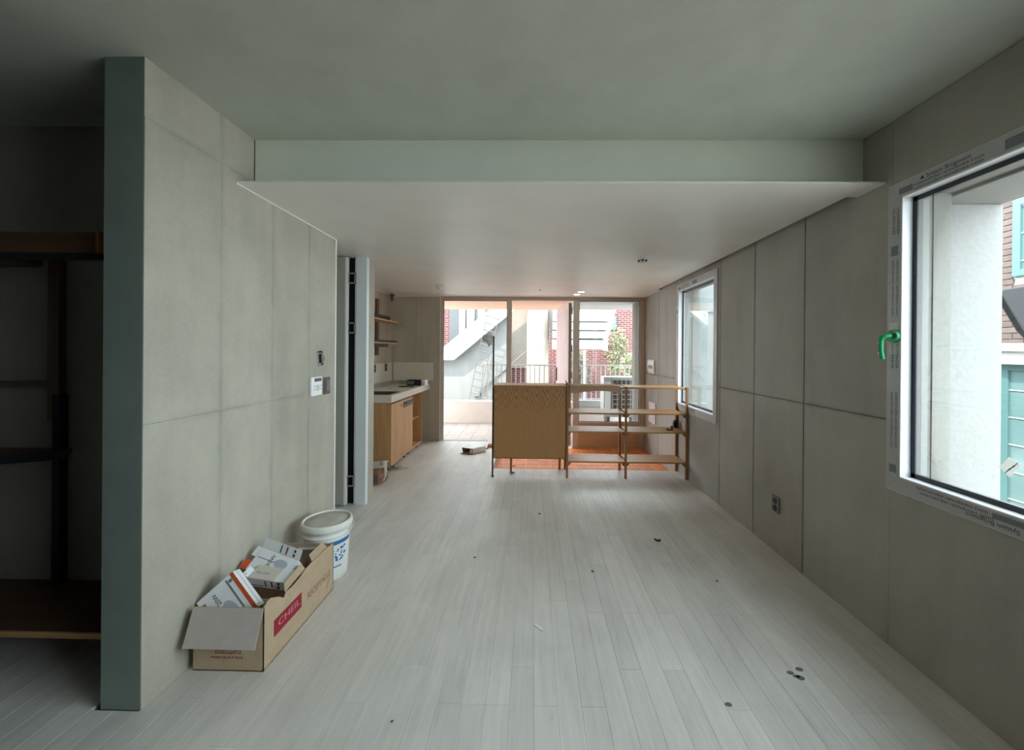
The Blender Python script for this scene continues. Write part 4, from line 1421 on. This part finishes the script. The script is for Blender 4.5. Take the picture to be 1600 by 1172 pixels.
o = MB().prism([(-1.78, 4.90, 0.002), (-1.64, 4.96, 0.002), (-1.56, 4.92, 0.002), (-1.66, 4.86, 0.002)], (0, 0, 0.012)).prism([(-1.76, 4.92, 0.012), (-1.68, 4.95, 0.014), (-1.64, 4.92, 0.02), (-1.72, 4.88, 0.03)], (0.0, 0.0, 0.02)).build('paper_scrap', m_sack_w)
tag(o, 'torn white paper lying under the kitchen cabinet front', 'paper')

o = MB().prism([(0.992, 3.138, 0.001), (1.006, 3.112, 0.001), (1.034, 3.124, 0.001), (1.034, 3.114, 0.001), (1.008, 3.098, 0.001), (0.986, 3.130, 0.001)][::-1], (0, 0, 0.012)).build('clip', m_black)
tag(o, 'bent black plastic clip on the floor right of centre', 'clip')


def bit(label, x_, y_, r_, mat, name='crumb', cat='crumb'):
    rng = random.Random(int(abs(x_ * 1000)))
    b = MB()
    n = 7
    lo = [(x_ + r_ * (0.8 + 0.4 * rng.random()) * math.cos(2 * math.pi * k / n), y_ + r_ * (0.8 + 0.4 * rng.random()) * math.sin(2 * math.pi * k / n), 0.0) for k in range(n)]
    b.add(lo + [(x_, y_, r_ * 0.9)], [tuple(range(n - 1, -1, -1))] + [(k, (k + 1) % n, n) for k in range(n)])
    return tag(b.build(name, mat), label, cat)


bit('tiny black crumb on the floor left of the centre line', -0.404, 2.824, 0.009, m_black)
bit('tiny black crumb on the floor just before the shelving', 0.08, 3.60, 0.011, m_black)
bit('small blue plastic bit on the floor', 0.425, 2.669, 0.012, m_bluebit, 'plastic_bit', 'plastic bit')
bit('small dark crumb lying alone towards the right wall', 1.225, 2.582, 0.010, m_drip)
o = MB().hexa((0.02, 2.135, 0.001), (0.045, -0.045, 0), (0.012, 0.010, 0), (0, 0, 0.003)).build('wood_sliver', m_trim)
tag(o, 'pale sliver on the floor in the middle of the room', 'sliver')
dr = [(1.223, 1.850, 0.013, 'leftmost of three grey paint drips in a cluster on the floor'), (1.280, 1.872, 0.015, 'grey paint drip farthest from the camera in the floor cluster'),
      (1.252, 1.822, 0.016, 'elongated grey paint drip nearest the camera in the floor cluster'), (0.849, 1.676, 0.013, 'single grey paint drip left of the drip cluster')]
for (x_, y_, r_, lb) in dr:
    b = MB().disc((x_, y_, 0.0002), r_, 0.0012, 14, 0, 1.15, 0.8)
    if 'elongated' in lb:
        b.disc((x_ - 0.012, y_ + 0.009, 0.0002), r_ * 0.8, 0.0012, 12, 0, 1.3, 0.7)
    tag(b.build('paint_drip', m_drip), lb, 'paint drip', 'paint drips on the floor')
bit('tiny grey crumb on the floor near the brown carton side', -0.553, 1.566, 0.007, m_drip)

# ================================================================== OUTSIDE, BACK
slab('floor_porch', m_porch, (-4.0, 2.12, 6.60, 8.80, -0.25, -0.101))
pf = bpy.data.objects['floor_porch']
y = 6.605
rows = 0
while y < 8.60:
    xx = -2.6 + (0.0 if rows % 2 == 0 else 0.0)
    while xx < 1.9:
        if rows * 23 < 300 and (xx + 0.2 < -0.2 or xx > 0.5 or True):
            tile(xx + 0.003, xx + 0.247, y + 0.003, y + 0.247, -0.096, pf, m_porch, 0.006)
        xx += 0.25
    y += 0.25
    rows += 1
slab('ground', m_ground, (-12, 14, 8.8, 30, -0.8, -0.5), (2.12, 14, -8, 8.8, -0.8, -0.5))
slab('wall_parapet', simple('parapet_white', (222, 208, 199), 0.85, 0.04, 5), (-4.0, 2.12, 8.62, 8.80, -0.25, 0.385), bev=0.01)
slab('wall_parapet_cap', m_ext_white, (0.9, 2.12, 8.50, 8.62, 0.30, 0.44), bev=0.01)
slab('ceiling_porch', [m_peach], (-4.0, 0.72, 6.62, 8.46, SOF, SOF + 0.14), bev=0.004)
slab('ceiling_porch_side', [m_ext_white], (0.72, 2.12, 6.62, 8.20, SOF, SOF + 0.14), bev=0.004)
slab('roof_slab', m_ext_white, (-4.0, 4.2, 6.62, 8.50, SOF + 0.14, SOF + 0.30))
slab('wall_porch_post', m_ext_cream, (1.86, 2.12, 7.1, 7.30, -0.2, SOF))
# railing on the parapet
rl = thing('railing', 'white metal railing with thin balusters beyond the porch', 'railing', (0.6, 8.70, 0.385))
B(-1.10, 2.6, 8.69, 8.715, 1.175, 1.205).build('top_rail', m_ext_white, rl, 0.002)
B(-1.10, 2.6, 8.69, 8.715, 0.44, 0.46).build('bottom_rail', m_ext_white, rl, 0.002)
base = B(-1.105, -1.085, 8.692, 8.712, 0.385, 1.175).build('baluster', m_ext_white, rl)
i = 1
while -1.105 + i * 0.105 < 2.6:
    o = base.copy()
    COL.objects.link(o)
    o.parent = rl
    o.location = (i * 0.105, 0, 0)
    i += 1
# stair: solid side wall below, white stringer, louvre and brick behind
slab('wall_stair', m_extconc, (-3.6, -0.68, 11.05, 11.25, -0.5, 1.30))
sw2 = MB().prism([(-3.6, 11.05, 1.30), (-2.2, 11.05, 1.30), (-0.69, 11.05, 2.50), (-0.69, 11.05, 1.30)], (0, 0.2, 0)).build('wall_stair_upper', m_extconc, kind='structure')
sg = MB().prism([(-3.4, 10.80, 1.235), (-2.19, 10.80, 1.235), (0.4, 10.80, 3.40), (0.4, 10.80, 3.95), (-2.75, 10.80, 1.36), (-3.4, 10.80, 1.36)], (0, 0.25, 0)).build('stair_stringer', m_ext_white)
tag(sg, 'bright white diagonal stair stringer outside left of the column', 'stair')
lv = thing('louvre_screen', 'vertical grey and white louvre screen above the outdoor stair', 'screen', (-1.8, 12.0, 0))
xq = -2.56
for k, (wd_, mt) in enumerate(((0.30, 0), (0.20, 1), (0.04, 0), (0.24, 1), (0.10, 0), (0.22, 1), (0.08, 0), (0.30, 0), (0.2, 1), (0.3, 0))):
    B(xq, xq + wd_ - 0.006, 11.98 + (0.03 if mt == 0 else 0), 12.05 + (0.03 if mt == 0 else 0), -0.5, 3.2).build('slat', m_louvre_l if mt else m_louvre_d, lv)
    xq += wd_
slab('wall_brick_left', m_brick_back, (-4.5, -2.57, 12.3, 12.6, -0.5, 3.6))
# rope ladder hung over the stair
ld = thing('rope_ladder', 'thin curved rope ladder hanging over the stair wall', 'ladder', (-1.45, 10.78, 0.1))
rp = []
N_ = 13
for i in range(N_ + 1):
    f = i / N_
    zc = 2.62 - f * 2.50
    xc = -1.08 + 0.10 * f - 0.10 * math.sin(f * 3.0) - 0.62 * f ** 1.5
    hw = 0.17 - 0.05 * f
    rp.append((xc, zc, hw, -0.05 * math.cos(f * 1.2)))
for s_ in (-1, 1):
    MB().tube([(xc + s_ * hw, 10.788, zc + s_ * sl) for (xc, zc, hw, sl) in rp], 0.010, 6).build('rope', m_darkgrey, ld)
for (xc, zc, hw, sl) in rp[1:]:
    MB().cyl((xc - hw, 10.788, zc - sl), (xc + hw, 10.788, zc + sl), 0.012, n=6).build('rung', m_darkgrey, ld)
# diagonal handrail and bracket
hr = thing('handrail', 'thin grey diagonal handrail outside, crossing the railing', 'handrail', (-0.8, 11.0, 0.22))
MB().tube([(-1.555, 11.0, 0.29), (-0.15, 11.05, 1.50)], 0.016, 8).build('rail', m_darkgrey, hr)
B(-1.64, -1.46, 10.96, 11.052, 0.22, 0.32).build('bracket', m_extconc, hr, 0.004)
# pale building behind the stair
bl = thing('building', 'pale far building with a light window behind the stair', 'building', (0.0, 15, -0.5))
B(-1.6, -0.2, 14.5, 15.5, -0.5, 3.4).build('wall', m_ext_cream, bl)
wn = B(-1.42, -0.72, 14.46, 14.5, 1.05, 2.35).build('window', m_ext_white, bl)
LOC[wn.name] = LOC[bl.name]
for k in range(3):
    B(-1.36, -0.78, 14.45, 14.46, 1.10 + k * 0.42, 1.46 + k * 0.42).build('pane', m_teal_gl, wn)
# column and wall beside it
cl = thing('column', 'large round cream column beyond the entry door', 'column', (0.152, 11.1, -0.5))
MB().cyl((0.152, 11.1, -0.5), (0.152, 11.1, 3.6), 0.310, n=48).build('shaft', m_ext_cream, cl)
MB().cyl((0.152, 11.1, -0.5), (0.152, 11.1, -0.3), 0.34, n=48).build('base', m_extconc, cl)
slab('wall_cream', m_ext_cream, (-0.66, -0.10, 11.45, 11.7, 1.0, 3.6))
slab('wall_brick_low', m_brick_back, (-0.68, -0.10, 11.5, 11.7, -0.5, 1.0))
wg = MB().prism([(0.43, 11.0, 2.9), (0.60, 11.0, 2.9), (0.585, 11.0, 1.86), (0.52, 11.0, 1.84)], (0, 0.12, 0)).build('downpipe', m_darkgrey, None, 0.004)
tag(wg, 'dark tapering drainpipe hopper right of the cream column', 'pipe')
# white stair underside seen over the railing
us = thing('stair_flight', 'white stepped underside of an outdoor stair before the brick house', 'stair', (1.3, 10.5, 1.55))
zs = [1.53, 1.83, 2.06, 2.29, 2.62]
xr = [1.965, 1.950, 2.030, 2.085, 2.17]
for k in range(4):
    MB().prism([(0.55, 10.5 + 0.10 * (3 - k), zs[k] + 0.035), (xr[k], 10.5 + 0.10 * (3 - k), zs[k] + 0.035), (xr[k + 1], 10.5 + 0.10 * (3 - k), zs[k + 1]), (0.55, 10.5 + 0.10 * (3 - k), zs[k + 1])], (0, 0.10, 0)).build('riser', m_ext_white, us)
B(0.56, 2.02, 10.95, 11.0, 1.56, 2.62).build('riser_gap_shade', m_louvre_d, us)  # dark sheet behind the risers paints the shadow lines between them
for k in range(4):
    MB().prism([(xr[k], 10.42, zs[k]), (xr[k] + 0.045, 10.42, zs[k]), (xr[k + 1] + 0.045, 10.42, zs[k + 1]), (xr[k + 1], 10.42, zs[k + 1])], (0, 0.5, 0)).build('side_trim', m_ext_white, us)
# brick house and its dark window
slab('wall_brick_house', m_brick_back, (0.3, 6.2, 13.5, 13.8, -0.5, 3.3))
dw = thing('house_window', 'small dark window high in the red brick house', 'window', (2.75, 13.5, 2.4))
B(2.60, 2.90, 13.46, 13.5, 2.25, 2.75).build('frame', m_louvre_d, dw)
B(2.63, 2.87, 13.45, 13.46, 2.28, 2.72).build('pane', m_teal_gl, dw)
# post under the stair flight
o = MB().cyl((1.42, 10.6, -0.5), (1.42, 10.6, 1.53), 0.03, n=12).build('steel_post', m_ext_white)
tag(o, 'slim white post under the white stair flight', 'post')


def bush(name, label, cx, cy, cz, rx, ry, rz, count, mats, seed, trunk=True, ls=0.10):
    t = thing(name, label, 'bush', (cx, cy, cz))
    rng = random.Random(seed)
    b = MB()
    for i in range(count):
        while True:
            p = Vector((rng.uniform(-1, 1), rng.uniform(-1, 1), rng.uniform(-1, 1)))
            if p.length < 1:
                break
        c_ = Vector((cx + p.x * rx, cy + p.y * ry, cz + rz + p.z * rz))
        d = Vector((rng.uniform(-1, 1), rng.uniform(-1, 1), rng.uniform(-0.6, 0.6))).normalized() * ls * rng.uniform(0.6, 1.2)
        s_ = d.orthogonal().normalized() * ls * 0.35
        b.add([c_ - d * 0.5, c_ + s_, c_ + d * 0.5, c_ - s_], [(0, 1, 2, 3)], 0 if rng.random() < 0.65 else 1)
    b.build('foliage', mats, t, kind='stuff')
    st_ = MB()
    for k in range(4):
        a_ = rng.uniform(0, 6.28)
        st_.tube([(cx + 0.05 * math.cos(a_), cy + 0.05 * math.sin(a_), -0.5), (cx + rx * 0.3 * math.cos(a_), cy + ry * 0.3 * math.sin(a_), cz + rz * 0.8), (cx + rx * 0.6 * math.cos(a_), cy + ry * 0.6 * math.sin(a_), cz + rz * 1.5)], [0.03, 0.02, 0.008], 6)
    st_.build('stem', m_bark, t)
    return t


bush('bush', 'grey green bush under the white stair, beside the door leaf', 1.45, 12.8, 0.2, 0.55, 0.3, 0.75, 420, [m_leaf, m_leaf], 1)
bush('bush', 'tall climbing greenery on the brick house near the frame edge', 2.75, 12.9, 0.6, 0.42, 0.3, 0.95, 520, [m_leaf, m_leaf_l], 2)
bush('bush', 'bright yellow green bush just above the air conditioner', 2.68, 10.6, 0.7, 0.30, 0.3, 0.42, 260, [m_leaf_l, m_leaf], 3)
# air conditioner on the porch corner
ac = thing('air_conditioner', 'white outdoor air conditioner with a dark grille by the railing', 'air conditioner', (1.72, 7.9, -0.1))
B(1.43, 2.12, 7.80, 8.15, 0.20, 1.00).build('casing', m_ac, ac, 0.012)
B(1.60, 2.06, 7.790, 7.80, 0.26, 0.95).build('fan_grille', m_ac_d, ac)
b = MB()
for k in range(6):
    b.box(1.60 + k * 0.0875, 1.614 + k * 0.0875, 7.782, 7.790, 0.26, 0.95)
for k in range(8):
    b.box(1.60, 2.06, 7.782, 7.790, 0.26 + k * 0.0965, 0.274 + k * 0.0965)
b.build('grille_bars', m_ac, ac)
B(1.45, 1.57, 7.795, 7.80, 0.35, 0.9).build('side_cover', m_off_pl, ac)
for x_ in (1.50, 2.02):
    B(x_, x_ + 0.06, 7.82, 8.13, -0.095, 0.20).build('foot', m_darkgrey, ac)
pt_ = thing('planter', 'long dark planter box outside, below the right pane', 'planter', (1.4, 7.35, -0.1))
B(0.86, 1.84, 7.2, 7.5, -0.095, 0.16).build('box', m_louvre_d, pt_, 0.006)
B(0.90, 1.80, 7.24, 7.46, 0.12, 0.165).build('soil', m_extconc, pt_)

# ================================================================== OUTSIDE, RIGHT
wo = slab('wall_fin', m_stucco, (2.12, 2.485, 2.105, 2.32, -0.5, 2.30), bev=0.006)
slab('wall_fin_far', concrete('concrete_fin', (136, 142, 141), var=0.2, blot=0.1, rnd=0), (2.12, 3.4, 5.08, 5.28, -0.5, 2.9), (2.12, 3.4, 5.05, 5.08, 2.02, 2.09), bev=0.006)
slab('ceiling_hood', m_stucco, (2.12, 2.485, 1.55, 2.32, 2.30, 2.42), bev=0.006)
# rendered reveal steps inside the openings
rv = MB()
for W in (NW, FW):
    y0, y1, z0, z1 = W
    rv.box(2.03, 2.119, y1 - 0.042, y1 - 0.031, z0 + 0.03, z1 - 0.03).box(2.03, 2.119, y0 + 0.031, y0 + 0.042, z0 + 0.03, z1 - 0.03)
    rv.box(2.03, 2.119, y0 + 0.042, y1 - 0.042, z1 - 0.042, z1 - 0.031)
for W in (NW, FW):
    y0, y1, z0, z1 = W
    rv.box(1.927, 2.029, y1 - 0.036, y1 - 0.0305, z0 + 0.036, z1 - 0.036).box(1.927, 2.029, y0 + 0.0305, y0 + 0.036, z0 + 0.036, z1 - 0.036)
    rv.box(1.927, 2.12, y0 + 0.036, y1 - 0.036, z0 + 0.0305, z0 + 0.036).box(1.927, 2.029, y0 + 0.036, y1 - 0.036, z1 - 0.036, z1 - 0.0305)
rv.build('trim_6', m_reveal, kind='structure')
bh = slab('wall_brick_side', m_mortar, (5.31, 8.0, 1.6, 4.70, -0.5, 3.65))
slab('wall_brick_side_near', m_brick_side, (5.29, 5.31, 1.6, 3.0, -0.5, 3.65))
BRK = {}
UW = (2.9, 4.385, 2.36, 3.20)
LW = (2.9, 4.480, -0.25, 1.40)
row = 0
z = 1.545
cnt = 0
while z < 3.65:
    y = 3.0 - (0.1 if row % 2 else 0.0)
    while y < 4.62:
        a0, a1 = max(y, 3.0), min(y + 0.19, 4.615)
        if a1 - a0 > 0.03:
            if UW[2] - 0.05 < z + 0.028 < UW[3] + 0.05:
                a0 = max(a0, UW[1] + 0.005)
            if a1 - a0 > 0.03 and cnt < 300:
                key = round(a1 - a0, 3)
                if key not in BRK:
                    l = key
                    me = bpy.data.meshes.new('brick')
                    h_, d_, c_ = 0.057, 0.02, 0.003
                    vs = [(0, 0, 0), (0, l, 0), (0, l, h_), (0, 0, h_), (-d_ + c_, 0, 0), (-d_ + c_, l, 0), (-d_ + c_, l, h_), (-d_ + c_, 0, h_),
                          (-d_, c_, c_), (-d_, l - c_, c_), (-d_, l - c_, h_ - c_), (-d_, c_, h_ - c_)]
                    fs = [(0, 1, 5, 4), (1, 2, 6, 5), (2, 3, 7, 6), (3, 0, 4, 7), (4, 5, 9, 8), (5, 6, 10, 9), (6, 7, 11, 10), (7, 4, 8, 11), (8, 9, 10, 11)]
                    me.from_pydata(vs, [], fs)
                    me.materials.append(m_brick)
                    BRK[key] = me
                o = bpy.data.objects.new('brick', BRK[key])
                COL.objects.link(o)
                o.parent = bh
                o.location = Vector((5.312, a0, z)) - LOC[bh.name]
                cnt += 1
        y += 0.20
    z += 0.067
    row += 1


def teal_window(name, label, W):
    y0, y1, z0, z1 = W
    t = thing(name, label, 'window', (5.3, (y0 + y1) / 2, z0))
    e = 0.07
    for (a0, a1, b0, b1) in ((y0, y0 + e, z0, z1), (y1 - e, y1, z0, z1), (y0 + e, y1 - e, z0, z0 + e), (y0 + e, y1 - e, z1 - e, z1), (y1 - 0.38, y1 - 0.33, z0 + e, z1 - e)):
        B(5.27, 5.31, a0, a1, b0, b1).build('frame_rail', m_teal, t, 0.003)
    B(5.295, 5.305, y0 + e, y1 - e, z0 + e, z1 - e).build('pane', m_teal_gl, t)
    bars = MB()
    k = 0
    zz = z0 + 0.16
    while zz < z1 - e:
        bars.box(5.285, 5.294, y0 + e, y1 - e, zz, zz + 0.008)
        zz += 0.30
    bars.build('bar', m_off_pl, t)
    return t


teal_window('house_window', 'upper teal framed window of the brick house across the alley', UW)
teal_window('house_window', 'lower teal framed window of the brick house across the alley', LW)
o = B(5.18, 5.312, 2.9, 4.60, 1.40, 1.535).build('window_ledge', m_ext_white, None, 0.006)
tag(o, 'white concrete ledge over the lower teal window', 'ledge')
o = MB().tube([(5.15, 2.9, 1.58), (5.15, 3.6, 1.585), (5.15, 4.1, 1.58), (5.15, 4.52, 1.59)], 0.045, 12).build('pipe', m_off_pl)
tag(o, 'wrapped pale pipe resting on the white ledge', 'pipe')
hd_ = thing('metal_hood', 'dark grey angled metal hood outside the near window', 'hood', (3.8, 3.0, 1.45))
MB().prism([(3.515, 3.0, 1.985), (3.56, 3.0, 2.0), (4.6, 3.0, 2.15), (4.6, 3.0, 0.75), (3.70, 3.0, 1.68)], (0, 0.05, 0)).build('cheek', simple('hood_black', (20, 20, 23), 0.6, 0.05, 9), hd_, 0.012)
B(4.56, 5.30, 3.0, 3.04, 1.5, 1.6).build('arm', m_darkgrey, hd_)
